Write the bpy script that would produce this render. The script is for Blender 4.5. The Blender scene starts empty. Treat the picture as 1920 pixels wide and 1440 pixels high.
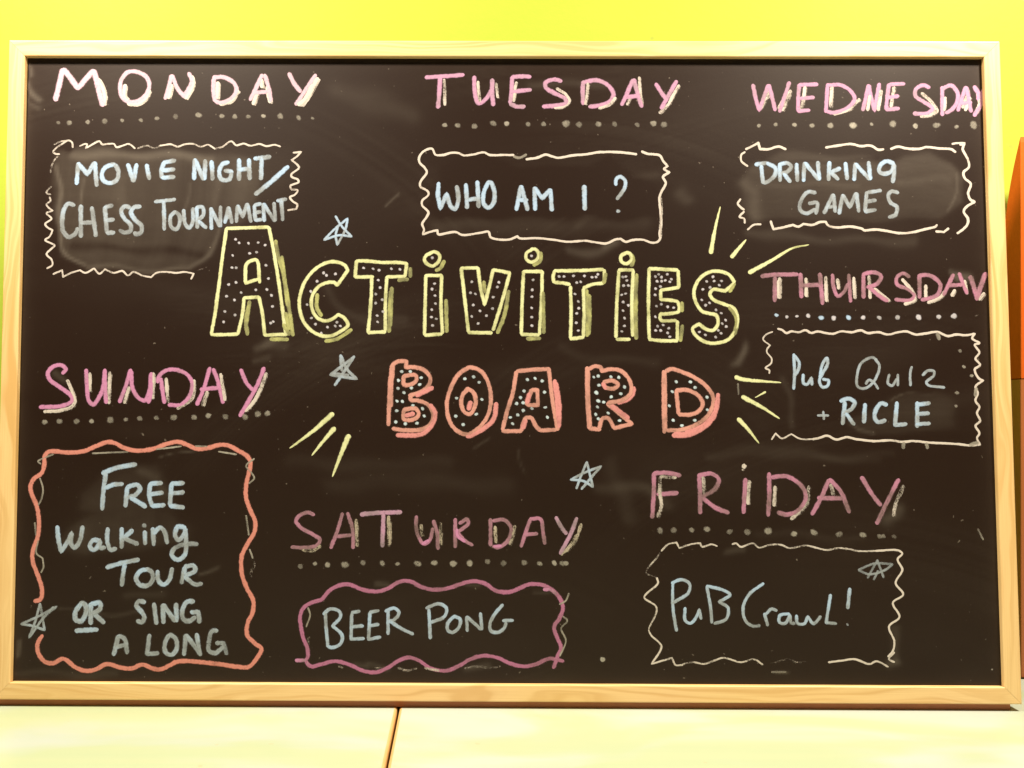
import bpy, bmesh, math, random
import numpy as np
from mathutils import Matrix, Vector, noise as mnoise
random.seed(11)
S = bpy.context.scene
COL = S.collection
MM = 0.001

CAM = (10.29, 51.937, -734.594)
ROT = [[0.999984, -0.003291, 0.004589], [0.003069, 0.998859, 0.047648], [-0.00474, -0.047633, 0.998854]]
INNER_H, RAIL, RACK = 560.730, 14.811, 0.00808
RECESS = 4.50

# ------------------------------------------------------------------ camera, world, lamps, exposure
# board frame: x right, y down, z away (mm), origin in the middle of the frame's front; world: x right, y away, z up
def W(x, y, z): return Vector((x * MM, z * MM, -y * MM))
cam = bpy.data.objects.new('camera', bpy.data.cameras.new('camera'))
COL.objects.link(cam)
cam.data.lens = 36 * 1550 / 1920
cam.data.sensor_width = 36
cam.data.clip_start = 0.01
cam.data.clip_end = 50
B = Matrix(((1, 0, 0), (0, 0, 1), (0, -1, 0)))          # board frame -> world
Rt = Matrix(ROT).transposed()                           # camera (x right, y down, z forward) -> board frame
M3 = B @ Rt @ Matrix(((1, 0, 0), (0, -1, 0), (0, 0, -1)))
cam.matrix_world = Matrix.Translation(W(*CAM)) @ M3.to_4x4()
S.camera = cam

world = bpy.data.worlds.new('World'); S.world = world; world.use_nodes = True
world.node_tree.nodes['Background'].inputs[0].default_value = (1.0, .84, .62, 1)
world.node_tree.nodes['Background'].inputs[1].default_value = 0.10

def lamp(loc, target, power, size, color):
    d = bpy.data.lights.new('ceiling_lamp', 'AREA'); d.shape = 'DISK'; d.size = size; d.energy = power; d.color = color
    o = bpy.data.objects.new('ceiling_lamp', d); COL.objects.link(o); o.location = loc
    o.rotation_euler = (Vector(target) - Vector(loc)).to_track_quat('-Z', 'Y').to_euler()
lamp((-.54, -.30, .74), (-.2, 0, -.1), 18, .10, (1, .87, .69))
lamp((.62, -.30, .74), (.25, 0, -.1), 20, .10, (1, .87, .69))

S.view_settings.view_transform = 'Standard'
S.view_settings.look = 'None'
S.view_settings.exposure = 0
S.view_settings.gamma = 1
S.cycles.transparent_max_bounces = 48

# ------------------------------------------------------------------ helpers
def link(o, parent=None):
    COL.objects.link(o)
    if parent: o.parent = parent
    return o
def tag(o, label, cat=None, kind=None, group=None):
    if label: o['label'] = label
    if cat: o['category'] = cat
    if kind: o['kind'] = kind
    if group: o['group'] = group
    return o
def obj(name, bm, mat, parent=None):
    me = bpy.data.meshes.new(name); bm.to_mesh(me); bm.free()
    me.materials.append(mat)
    return link(bpy.data.objects.new(name, me), parent)

class Nt:
    def __init__(s, name):
        s.m = bpy.data.materials.new(name); s.m.use_nodes = True
        s.t = s.m.node_tree; s.b = s.t.nodes['Principled BSDF']
    def n(s, typ, **kw):
        n = s.t.nodes.new(typ)
        for k, v in kw.items(): setattr(n, k, v)
        return n
    def put(s, sock, v):
        if hasattr(v, 'is_output') or isinstance(v, bpy.types.NodeSocket): s.t.links.new(v, sock)
        else: sock.default_value = v
    def math(s, op, a, b=0.5, c=0.5, clamp=False):
        n = s.n('ShaderNodeMath', operation=op, use_clamp=clamp)
        for i, v in enumerate((a, b, c)): s.put(n.inputs[i], v)
        return n.outputs[0]
    def mix(s, f, a, b):
        n = s.n('ShaderNodeMix', data_type='RGBA'); s.put(n.inputs[0], f)
        for i, v in ((6, a), (7, b)): s.put(n.inputs[i], v if isinstance(v, bpy.types.NodeSocket) else (*v, 1))
        return n.outputs[2]
    def step(s, v, lo, hi, a=0.0, b=1.0):
        n = s.n('ShaderNodeMapRange', interpolation_type='SMOOTHSTEP')
        s.put(n.inputs[0], v); s.put(n.inputs[1], lo); s.put(n.inputs[2], hi); s.put(n.inputs[3], a); s.put(n.inputs[4], b)
        return n.outputs[0]
    def attr(s, name):
        return s.n('ShaderNodeAttribute', attribute_name=name).outputs['Fac']
    def co(s, kind='Object', scale=(1, 1, 1), loc=(0, 0, 0), rot=(0, 0, 0)):
        c = s.n('ShaderNodeTexCoord').outputs[kind]
        m = s.n('ShaderNodeMapping'); s.put(m.inputs[0], c); m.inputs[3].default_value = scale; m.inputs[1].default_value = loc; m.inputs[2].default_value = rot
        return m.outputs[0]
    def noise(s, co, scale, detail=3, rough=.55, dist=0):
        n = s.n('ShaderNodeTexNoise'); s.put(n.inputs['Vector'], co)
        n.inputs['Scale'].default_value = scale; n.inputs['Detail'].default_value = detail; n.inputs['Roughness'].default_value = rough; n.inputs['Distortion'].default_value = dist
        return n.outputs[0]
    def bump(s, h, strength, dist=.001):
        n = s.n('ShaderNodeBump'); n.inputs['Strength'].default_value = strength; n.inputs['Distance'].default_value = dist
        s.put(n.inputs['Height'], h); s.put(s.b.inputs['Normal'], n.outputs[0])

# ------------------------------------------------------------------ materials of the setting
def wall_paint():
    m = Nt('yellow_green_paint')
    v = m.noise(m.co(), 5, 3)
    c = m.mix(v, (.32, .405, .034), (.36, .44, .046))
    c = m.mix(m.step(m.noise(m.co(), 38, 2), .74, .78, 0, .5), c, (.25, .27, .05))
    m.put(m.b.inputs['Base Color'], c)
    m.put(m.b.inputs['Roughness'], .75)
    m.b.inputs['Specular IOR Level'].default_value = .2
    m.bump(m.noise(m.co(), 120, 4, .6), .14, .002)
    return m.m
def pine():
    m = Nt('pine_wood')
    uv = m.co('UV')
    wob = m.noise(m.co('UV', (5, 26, 1)), 1.0, 2, .5)
    u2 = m.n('ShaderNodeVectorMath', operation='ADD'); m.put(u2.inputs[0], m.co('UV', (3, 150, 1)))
    cmb = m.n('ShaderNodeCombineXYZ'); m.put(cmb.inputs[1], m.math('MULTIPLY', wob, 9.0)); m.put(u2.inputs[1], cmb.outputs[0])
    rings = m.noise(u2.outputs[0], 1.3, 2, .45)
    fine = m.noise(m.co('UV', (14, 1500, 1)), 1.0, 3, .6)
    big = m.noise(m.co('UV', (4, 20, 1)), 1.0, 2)
    c = m.mix(m.step(rings, .40, .66), (.84, .58, .26), (.68, .41, .14))
    c = m.mix(m.step(fine, .35, .75, 0, .35), c, (.60, .36, .13))
    c = m.mix(m.step(big, .35, .7, 0, .3), c, (.85, .53, .24))
    m.put(m.b.inputs['Base Color'], c)
    m.put(m.b.inputs['Roughness'], m.step(fine, .2, .8, .44, .54))
    m.b.inputs['Specular IOR Level'].default_value = .8
    m.bump(fine, .06, .0006)
    return m.m
def slate():
    m = Nt('blackboard_slate')
    dust = m.attr('dust')
    hazy = m.noise(m.co(), 14, 4, .6)
    streak = m.noise(m.co('Object', (9, 1, 60), rot=(0, .12, 0)), 1.0, 3, .6)
    grain = m.noise(m.co(), 620, 3, .7)
    speck = m.step(m.noise(m.co(), 230, 2, .5), .712, .78, 0, .8)
    f = m.math('MULTIPLY', dust, m.math('ADD', m.math('MULTIPLY', hazy, .9), m.math('MULTIPLY', streak, .7)))
    f = m.math('ADD', f, m.math('MULTIPLY', m.math('SUBTRACT', grain, .45), .035))
    f = m.math('ADD', f, speck, clamp=True)
    m.put(m.b.inputs['Base Color'], m.mix(f, (.0125, .0038, .0008), (.150, .125, .100)))
    m.put(m.b.inputs['Roughness'], m.step(dust, 0, .5, .48, .58))
    m.b.inputs['Specular IOR Level'].default_value = .25
    m.bump(grain, .10, .0004)
    return m.m
def laminate():
    m = Nt('pale_laminate')
    v = m.noise(m.co('Object', (2.2, 5, 1)), 2.4, 3, .5, .6)
    g = m.noise(m.co('Object', (4, 60, 1)), 1.0, 3)
    spk = m.step(m.noise(m.co(), 70, 1), .78, .8, 0, .35)
    c = m.mix(m.step(v, .38, .62), (.45, .535, .34), (.475, .545, .50))
    c = m.mix(m.step(g, .3, .8, 0, .15), c, (.70, .64, .40))
    c = m.mix(spk, c, (.5, .42, .2))
    m.put(m.b.inputs['Base Color'], c)
    m.put(m.b.inputs['Roughness'], .3)
    return m.m
def edge_band():
    m = Nt('orange_edge_band')
    g = m.noise(m.co('Object', (40, 40, 200)), 1.0, 2)
    m.put(m.b.inputs['Base Color'], m.mix(g, (.62, .38, .14), (.74, .50, .22)))
    m.put(m.b.inputs['Roughness'], .4)
    return m.m
def orange_plastic():
    m = Nt('orange_plastic')
    g = m.noise(m.co(), 220, 3)
    m.put(m.b.inputs['Base Color'], m.mix(g, (.50, .085, .005), (.58, .11, .008)))
    m.put(m.b.inputs['Roughness'], .6)
    m.b.inputs['Specular IOR Level'].default_value = .15
    m.bump(g, .1, .0005)
    return m.m
def brown_wood():
    m = Nt('brown_wood')
    g = m.noise(m.co('Object', (60, 60, 5)), 1.0, 3)
    m.put(m.b.inputs['Base Color'], m.mix(g, (.32, .095, .022), (.42, .135, .038)))
    m.put(m.b.inputs['Roughness'], .5)
    return m.m

# ------------------------------------------------------------------ chalk materials
# attributes carried by every stroke: edge (0 rim .. 1 middle), density (how much pigment was laid down); UV = (mm across, mm along)
def chalk(name, thick, thin, kind):
    m = Nt(name + '_chalk')
    e, d = m.attr('edge'), m.attr('pigment')
    co = m.co()
    if kind == 'wet':
        lines = m.noise(m.co('UV', (1.5, .16, 1)), 1.0, 3, .6)
        blot = m.noise(co, 75, 4, .6)
        fine = m.noise(co, 480, 3, .65)
        rim = m.math('ADD', e, m.math('MULTIPLY', m.math('SUBTRACT', fine, .5), .55))
        cover = m.step(rim, -.06, .48)
        dd = m.math('ADD', d, m.math('ADD', m.math('MULTIPLY', m.math('SUBTRACT', lines, .5), .40), m.math('MULTIPLY', m.math('SUBTRACT', blot, .5), .95)))
        a = m.math('MULTIPLY', cover, m.step(dd, -.1, .85, .22, .97))
        a = m.math('MULTIPLY', a, m.step(m.noise(co, 430, 3, .75), .28, .50, .72, 1.0))
        col = m.mix(m.step(dd, .42, .95), thin, thick)
    else:
        fine = m.noise(co, 760, 4, .75)
        blot = m.noise(co, 150, 3, .6)
        lines = m.noise(m.co('UV', (2.2, .12, 1)), 1.0, 2, .6)
        v = m.math('ADD', m.math('MULTIPLY', fine, .55), m.math('ADD', m.math('MULTIPLY', blot, .25), m.math('MULTIPLY', lines, .35)))
        lo = m.math('SUBTRACT', .91, m.math('MULTIPLY', d, m.step(e, 0, .45, .26, .62)))
        a = m.step(m.math('SUBTRACT', v, lo), -.06, .16)
        a = m.math('MULTIPLY', a, m.math('MULTIPLY', m.step(d, 0, .9, .45, 1.0), m.step(e, 0, .14)))
        col = m.mix(m.step(d, .3, .9), thin, thick)
    m.put(m.b.inputs['Base Color'], col)
    m.put(m.b.inputs['Alpha'], a)
    m.put(m.b.inputs['Roughness'], .85)
    m.b.inputs['Specular IOR Level'].default_value = .15
    return m.m
CH = dict(
    palepink=chalk('pale_pink', (.56, .385, .48), (.47, .36, .40), 'wet'),
    pink=chalk('pink', (.49, .265, .42), (.36, .265, .31), 'wet'),
    hotpink=chalk('bright_pink', (.53, .225, .41), (.36, .21, .27), 'wet'),
    dullpink=chalk('dull_pink', (.45, .195, .31), (.26, .16, .17), 'wet'),
    cream=chalk('cream', (.58, .52, .48), (.43, .375, .325), 'dry'),
    olivecream=chalk('olive_cream', (.50, .43, .34), (.36, .31, .24), 'dry'),
    blue=chalk('pale_blue', (.38, .52, .72), (.37, .41, .45), 'wet'),
    grey=chalk('grey', (.48, .45, .40), (.38, .35, .30), 'wet'),
    white=chalk('white', (.52, .50, .56), (.36, .35, .37), 'wet'),
    palebluedot=chalk('blue_white', (.54, .66, .74), (.4, .46, .5), 'wet'),
    yellow=chalk('yellow', (.68, .70, .40), (.45, .46, .22), 'wet'),
    olive=chalk('olive', (.46, .47, .18), (.24, .235, .12), 'wet'),
    coral=chalk('coral', (.62, .30, .255), (.36, .195, .155), 'wet'),
    orange=chalk('orange', (.60, .235, .195), (.48, .19, .15), 'wet'),
    rosefill=chalk('rose_fill', (.66, .27, .27), (.46, .20, .19), 'wet'),
    rose=chalk('dusty_rose', (.40, .15, .27), (.30, .14, .19), 'wet'))

# ------------------------------------------------------------------ wall
FRAME_D = 20.0
OUT_W, OUT_H = 870 + 2 * RAIL, INNER_H + 2 * RAIL
TAB_Y = OUT_H / 2 + 6.4
WALL_Z = 140.0
bm = bmesh.new()
vs = [bm.verts.new(W(*p)) for p in ((-1500, -900, WALL_Z), (1500, -900, WALL_Z), (1500, 1000, WALL_Z), (-1500, 1000, WALL_Z))]
bm.faces.new(vs)
f2 = [bm.verts.new(v.co + Vector((0, .1, 0))) for v in vs]
bm.faces.new(f2[::-1])
for i in range(4): bm.faces.new((vs[i], f2[i], f2[(i + 1) % 4], vs[(i + 1) % 4]))
bmesh.ops.recalc_face_normals(bm, faces=bm.faces)
tag(obj('wall', bm, wall_paint()), 'bright yellow green painted wall behind the framed chalkboard and the bench', 'wall')

# ------------------------------------------------------------------ the chalkboard: frame and panel
board = link(bpy.data.objects.new('chalkboard', None))
board.empty_display_size = .1
tag(board, 'black chalkboard in a pale pine frame covered with coloured chalk writing of weekly activities', 'chalkboard')
def sk(x, y): return x + RACK * y                        # the frame is slightly out of square
pine_m = pine()
def rail(a0, a1, b0, b1, seed):
    """a mitred frame rail: outer edge a0-a1, inner edge b0-b1 (board mm)"""
    bm = bmesh.new(); uvl = bm.loops.layers.uv.new('UVMap')
    def P(p, z): return W(sk(*p), p[1], z)
    fr = [bm.verts.new(P(p, 0)) for p in (a0, a1, b1, b0)]
    bk = [bm.verts.new(P(p, FRAME_D)) for p in (a0, a1, b1, b0)]
    bm.faces.new(fr); bm.faces.new(bk[::-1])
    for i in range(4): bm.faces.new((fr[i], bk[i], bk[(i + 1) % 4], fr[(i + 1) % 4]))
    bmesh.ops.recalc_face_normals(bm, faces=bm.faces)
    long_e = [e for e in bm.edges if (e.verts[0] in (fr[0], fr[1]) and e.verts[1] in (fr[0], fr[1])) or (e.verts[0] in (fr[2], fr[3]) and e.verts[1] in (fr[2], fr[3]))]
    bmesh.ops.bevel(bm, geom=long_e, offset=.0011, segments=3, affect='EDGES', profile=.5)
    horiz = abs(a0[1] - a1[1]) < 1
    for f in bm.faces:
        for l in f.loops:
            c = l.vert.co
            u, v = (c.x, c.z) if horiz else (c.z, c.x)
            l[uvl].uv = (u + seed * 3.7, v + c.y + seed * 1.3)
    return obj('frame_rail', bm, pine_m, board)
hw, hh, ow, oh, g = 435.0, INNER_H / 2, 435 + RAIL, INNER_H / 2 + RAIL, .12
rail((-ow + g, -oh), (ow - g, -oh), (-hw + g, -hh), (hw - g, -hh), 1)
rail((-ow + g, oh), (ow - g, oh), (-hw + g, hh), (hw - g, hh), 2)
rail((-ow, -oh + g), (-ow, oh - g), (-hw, -hh + g), (-hw, hh - g), 3)
rail((ow, -oh + g), (ow, oh - g), (hw, -hh + g), (hw, hh - g), 4)

def pts(txt):
    out = []
    for p in txt.split():
        c = p.endswith('!'); x, y = p.rstrip('!').split(',')
        out.append((float(x) / 10, float(y) / 10, c))
    return out                                            # mm, y up
def spline(P, step):
    runs, cur = [], []
    for p in P:
        cur.append((p[0], p[1]))
        if p[2] and len(cur) > 1: runs.append(cur); cur = [cur[-1]]
    if len(cur) > 1: runs.append(cur)
    out = []
    for r in runs:
        n = len(r)
        for i in range(n - 1):
            p0 = r[i - 1] if i else (2 * r[0][0] - r[1][0], 2 * r[0][1] - r[1][1])
            p1, p2 = r[i], r[i + 1]
            p3 = r[i + 2] if i + 2 < n else (2 * r[-1][0] - r[-2][0], 2 * r[-1][1] - r[-2][1])
            # centripetal Catmull-Rom, so tight zigzags do not overshoot
            def d(a, b): return max(1e-4, math.hypot(b[0] - a[0], b[1] - a[1]) ** .5)
            t1 = d(p0, p1); t2 = t1 + d(p1, p2); t3 = t2 + d(p2, p3)
            k = max(1, int(math.hypot(p2[0] - p1[0], p2[1] - p1[1]) / step))
            for j in range(k):
                t = t1 + (t2 - t1) * j / k
                q = []
                for c in (0, 1):
                    A1 = p0[c] * (t1 - t) / t1 + p1[c] * t / t1
                    A2 = p1[c] * (t2 - t) / (t2 - t1) + p2[c] * (t - t1) / (t2 - t1)
                    A3 = p2[c] * (t3 - t) / (t3 - t2) + p3[c] * (t - t2) / (t3 - t2)
                    B1 = A1 * (t2 - t) / t2 + A2 * t / t2
                    B2 = A2 * (t3 - t) / (t3 - t1) + A3 * (t - t1) / (t3 - t1)
                    q.append(B1 * (t2 - t) / (t2 - t1) + B2 * (t - t1) / (t2 - t1))
                out.append(tuple(q))
    out.append(runs[-1][-1])
    return out

DUST = [
 ('a', 6, 0.3, '-4062,1908 -3918,1974 -2653,1911 -2199,1863 -2242,1568 -2350,1307 -2574,1193 -2651,1015 -2856,868 -3693,883 -3970,995 -4047,1402 -4103,1646'),
 ('s', 6.7, 0.3, '-3900,1917 -3300,1910 -2652,1875'),
 ('s', 3.5, 0.35, '-4066,1794 -4023,1402 -3972,1044 -3791,907'),
 ('s', 3.8, 0.3, '-2598,1193 -2651,1015 -2824,877'),
 ('s', 2.5, 0.22, '-3812,1680 -3844,1386'),
 ('s', 2.9, 0.15, '-2865,1632 -2905,1258'),
 ('s', 3.8, 0.3, '-3758,882 -3274,859 -2856,868'),
 ('s', 9.5, 0.12, '-3488,1664 -3465,1403'),
 ('s', 7.9, 0.12, '-2583,1666 -2625,1339'),
 ('s', 7.9, -0.15, '-3876,1093 -3279,1029 -2715,1014'),
 ('s', 6.4, -0.25, '-3983,1991 -3934,1958'),
 ('a', 14, 0.08, '-2573,1960 -1942,1961 -1901,1406 -2238,1308 -2562,1405'),
 ('a', 5, 0.34, '2250,1805 2509,1936 2894,1921 3295,1872 3502,1808 3633,1906 3858,1922 4049,1841 4158,1695 4121,1484 3926,1353 3206,1336 2565,1334 2293,1350 2166,1480 2152,1675'),
 ('s', 2.2, 0.2, '4086,1744 4094,1581 3991,1410'),
 ('s', 9.5, 0.2, '2160,1658 2239,1545 2277,1366'),
 ('s', 4.8, -0.12, '2379,1871 2893,1847 3375,1856'),
 ('s', 6.4, 0.12, '3580,1661 3853,1694 4013,1662'),
 ('s', 4.1, 0.1, '2280,1610 2730,1643 3211,1660'),
 ('s', 7.9, 0.14, '2212,1204 2883,1149 3682,1126'),
 ('s', 6.4, -0.2, '3991,2135 3989,2070'),
 ('s', 9.5, 0.15, '1605,1576 1653,1511'),
 ('a', 8, -0.4, '-535,1735 -358,1833 -116,1825 126,1752 609,1753 931,1836 1028,1770 1252,1640 1380,1527 1364,1397 930,1347 -34,1377 -580,1344 -645,1441'),
 ('s', 14.3, 0.1, '-580,1279 127,1264 1251,1283'),
 ('s', 2.2, 0.25, '-1080,1440 -936,1555'),
 ('s', 7.9, 0.08, '1156,1689 1381,1738'),
 ('s', 6.4, 0.08, '673,1282 802,1379 930,1412'),
 ('s', 6.4, 0.12, '253,2557 933,2574'),
 ('s', 19.1, 0.12, '-1496,2505 -846,2275'),
 ('s', 4.8, 0.2, '897,1063 994,1104'),
 ('a', 10, 0.2, '-3748,-1178 -3609,-1036 -3294,-908 -3135,-923 -3020,-1065 -2984,-1254 -3379,-1334 -3761,-1289'),
 ('s', 6.4, 0.15, '-3246,-955 -3101,-1002 -3035,-1128'),
 ('s', 4.8, 0.25, '-3953,-147 -4051,-100'),
 ('s', 1.3, 0.25, '-3105,-844 -2757,-772'),
 ('s', 6.4, 0.2, '-2217,146 -2058,226'),
 ('s', 4.8, 0.15, '-2231,34 -2104,82'),
 ('a', 9, 0.22, '-3883,-1478 -3664,-1367 -2983,-1333 -2822,-1442 -2850,-1583 -3213,-1632 -3719,-1665 -3958,-1604'),
 ('s', 6.4, 0.1, '-3376,-2070 -3045,-2037'),
 ('s', 3.2, 0.2, '-2702,-1864 -2561,-1801'),
 ('s', 4.8, 0.12, '-4350,-2726 -3972,-2743 -3437,-2740'),
 ('s', 2.5, 0.15, '-3957,-2166 -3799,-2189 -3451,-2226 -3262,-2210'),
 ('s', 2.9, 0.4, '-4326,-2478 -4308,-2571'),
 ('a', 6, 0.14, '3448,-292 3657,-235 3864,-242 4000,-345 3997,-512 3719,-568 3166,-584 3056,-515'),
 ('s', 1.4, 0.2, '3434,-305 3587,-242 3837,-235'),
 ('s', 5.6, 0.15, '2036,10 2149,122 2177,206'),
 ('s', 5.6, 0.12, '2507,-100 2561,-267 2557,-544'),
 ('s', 7.0, 0.06, '1835,-795 2195,-725 3024,-805 3439,-776'),
 ('s', 2.8, 0.2, '3056,-529 3138,-584 3304,-597'),
 ('s', 7.0, 0.5, '4082,815 4193,822'),
 ('s', 4.2, 0.3, '4013,843 4081,787'),
 ('s', 10.1, 0.14, '853,-1079 1256,-1111 1457,-1227'),
 ('s', 6.8, 0.06, '1829,-807 2467,-788 3305,-852'),
 ('s', 10.1, 0.08, '921,-878 1121,-1345'),
 ('s', 11.6, 0.06, '-1929,-863 -1283,-886 -510,-858'),
 ('s', 15.5, 0.06, '-1538,-1079 -767,-1025 6,-1087'),
 ('s', 2.1, 0.15, '-292,-754 -138,-664'),
 ('s', 1.8, 0.12, '133,-740 185,-945'),
 ('s', 7.7, 0.06, '513,164 850,61 1367,36'),
 ('s', 6.5, 0.22, '591,1039 851,1027 1034,1106'),
 ('s', 5.2, 0.2, '2077,12 2169,168'),
 ('s', 7.7, 0.1, '-1603,690 -1417,455 -897,404'),
 ('s', 7.7, 0.12, '-2142,192 -1985,153'),
 ('s', 5.4, 0.45, '-4342,2567 -4291,2501 -4224,2435'),
 ('s', 4.8, 0.18, '-4353,2402 -4237,2336'),
 ('s', 3.2, 0.35, '-4330,2716 -4312,2650'),
 ('s', 3.7, 0.25, '-1153,-1956 -1031,-1955'),
 ('s', 3.7, 0.2, '-1358,-2663 -1236,-2692'),
 ('s', 3.1, 0.2, '-345,-1945 -238,-1952'),
 ('s', 3.4, 0.15, '280,-1995 402,-1987'),
 ('s', 4.0, 0.2, '-1236,-2662 -1023,-2684'),
 ('s', 4.6, 0.25, '-340,-2666 -174,-2665'),
 ('s', 9.5, 0.25, '3397,-1340 3476,-1293'),
 ('s', 4.8, 0.2, '1946,-1658 2087,-1650'),
 ('s', 6.4, 0.2, '3426,-2304 3452,-2582'),
 ('s', 6.4, 0.05, '2246,-1485 3158,-1529'),
 ('s', 2.5, 0.3, '2389,-2702 2483,-2694'),
 ('s', 6.4, 0.3, '3373,-2629 3452,-2597')]

def dust_field(X, Y):
    d = np.full(X.shape, .010)
    rng = np.random.default_rng(4)
    for _ in range(60):                                   # old wiping marks all over the board
        cx, cy, a = rng.uniform(-430, 430), rng.uniform(-280, 280), rng.normal(0, .35)
        u = (X - cx) * math.cos(a) + (Y - cy) * math.sin(a); v = -(X - cx) * math.sin(a) + (Y - cy) * math.cos(a)
        d += rng.uniform(-.02, .028) * np.exp(-(u / rng.uniform(40, 150)) ** 2 - (v / rng.uniform(6, 30)) ** 2)
    for _ in range(26):                                   # wide arcs of the wiping cloth, streaky across
        cx, cy, R_ = rng.uniform(-420, 420), rng.uniform(-620, -150), rng.uniform(220, 620)
        th = np.arctan2(Y - cy, X - cx); rad = np.hypot(X - cx, Y - cy)
        t0, tw, wd = rng.uniform(.9, 2.2), rng.uniform(.15, .4), rng.uniform(16, 34)
        rows = np.convolve(rng.normal(0, 1, 260), np.ones(4) / 2, 'same')
        st_ = np.interp((rad - R_) / wd, np.linspace(-3, 3, 260), rows)
        d += rng.uniform(.008, .022) * np.exp(-((rad - R_) / wd) ** 4 - ((th - t0) / tw) ** 4) * np.clip(1 + .6 * st_, 0, 2.4)
    m = np.minimum(np.minimum(435 - np.abs(X), INNER_H / 2 - np.abs(Y)), 60)
    d += .10 * np.exp(-m / 6)
    for k, w, a, txt in DUST:
        P = [(p[0], p[1]) for p in pts(txt)]
        if k == 'a': P = P + [P[0]]
        lo = [min(p[i] for p in P) - 4 * w - 5 for i in (0, 1)]; hi = [max(p[i] for p in P) + 4 * w + 5 for i in (0, 1)]
        M = (X > lo[0]) & (X < hi[0]) & (Y > lo[1]) & (Y < hi[1])
        x, y = X[M], Y[M]
        wob = 3.0 * np.sin(x * .11 + y * .07) + 2.0 * np.sin(x * .05 - y * .16)
        x = x + .5 * wob; y = y + .5 * np.roll(wob, 3)
        D = np.full(x.shape, 1e9); inside = np.zeros(x.shape, bool)
        S_ = [(p[0], p[1], False) for p in P]
        Q = P if k == 'a' else spline(S_, 6)
        for p, q in zip(Q[:-1], Q[1:]):
            ex, ey = q[0] - p[0], q[1] - p[1]; L = ex * ex + ey * ey + 1e-9
            t = np.clip(((x - p[0]) * ex + (y - p[1]) * ey) / L, 0, 1)
            D = np.minimum(D, np.hypot(x - p[0] - t * ex, y - p[1] - t * ey))
            if k == 'a':
                c = (p[1] > y) != (q[1] > y)
                inside ^= c & (x < ex * (y - p[1]) / (ey if abs(ey) > 1e-9 else 1e-9) + p[0])
        if k == 'a':
            s = np.where(inside, D, -D)
            ang = rng.uniform(-.25, .25) + (1.35 if rng.random() < .5 else 0)
            uu = x * -math.sin(ang) + y * math.cos(ang) + 12 * np.sin((x * math.cos(ang) + y * math.sin(ang)) * .016)
            rows = np.convolve(rng.normal(0, 1, 1400), np.ones(15) / 10, 'same') + 3.2 * np.convolve(rng.normal(0, 1, 1400), np.ones(45) / 45, 'same')
            a = a * np.clip(1 + .30 * np.interp(uu, np.linspace(-700, 700, 1400), rows), .25, 2.0)
            aa = abs(float(np.mean(a)))
            d[M] += .66 * a * (1 / (1 + np.exp(-s / (w * .28)))) + .12 * aa * np.exp(-(s / 2.2) ** 2)
        else:
            d[M] += a * np.exp(-(D / (w * .55)) ** 2)
    return np.clip(d, 0, 1)

def make_panel():
    nx, ny = 400, 258
    xs = np.linspace(-438, 438, nx); ys = np.linspace(-INNER_H / 2 - 3, INNER_H / 2 + 3, ny)
    X, Y = np.meshgrid(xs, ys)                            # Y up
    co = np.stack([(X - RACK * Y) * MM, np.full(X.shape, RECESS * MM), Y * MM], -1).reshape(-1, 3)
    i = np.arange(nx * ny).reshape(ny, nx)
    F = np.stack([i[:-1, :-1], i[:-1, 1:], i[1:, 1:], i[1:, :-1]], -1).reshape(-1, 4)
    D = dust_field(X, Y).reshape(-1)
    # a back sheet and rim give the panel its 6 mm thickness
    n = len(co)
    cor = [i[0, 0], i[0, -1], i[-1, -1], i[-1, 0]]
    back = co[cor] + np.array([0, .006, 0])
    faces = F.tolist() + [[n + 3, n + 2, n + 1, n]]
    rims = [i[0, :], i[:, -1], i[-1, ::-1], i[::-1, 0]]
    for k, r in enumerate(rims):
        faces.append([n + k, n + (k + 1) % 4] + r[::-1].tolist())
    me = bpy.data.meshes.new('panel')
    me.from_pydata(np.vstack([co, back]).tolist(), [], faces)
    at = me.attributes.new('dust', 'FLOAT', 'POINT'); at.data.foreach_set('value', np.concatenate([D, [.1] * 4]).astype(np.float32))
    me.materials.append(slate()); me.update()
    return link(bpy.data.objects.new('panel', me), board)
make_panel()

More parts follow.
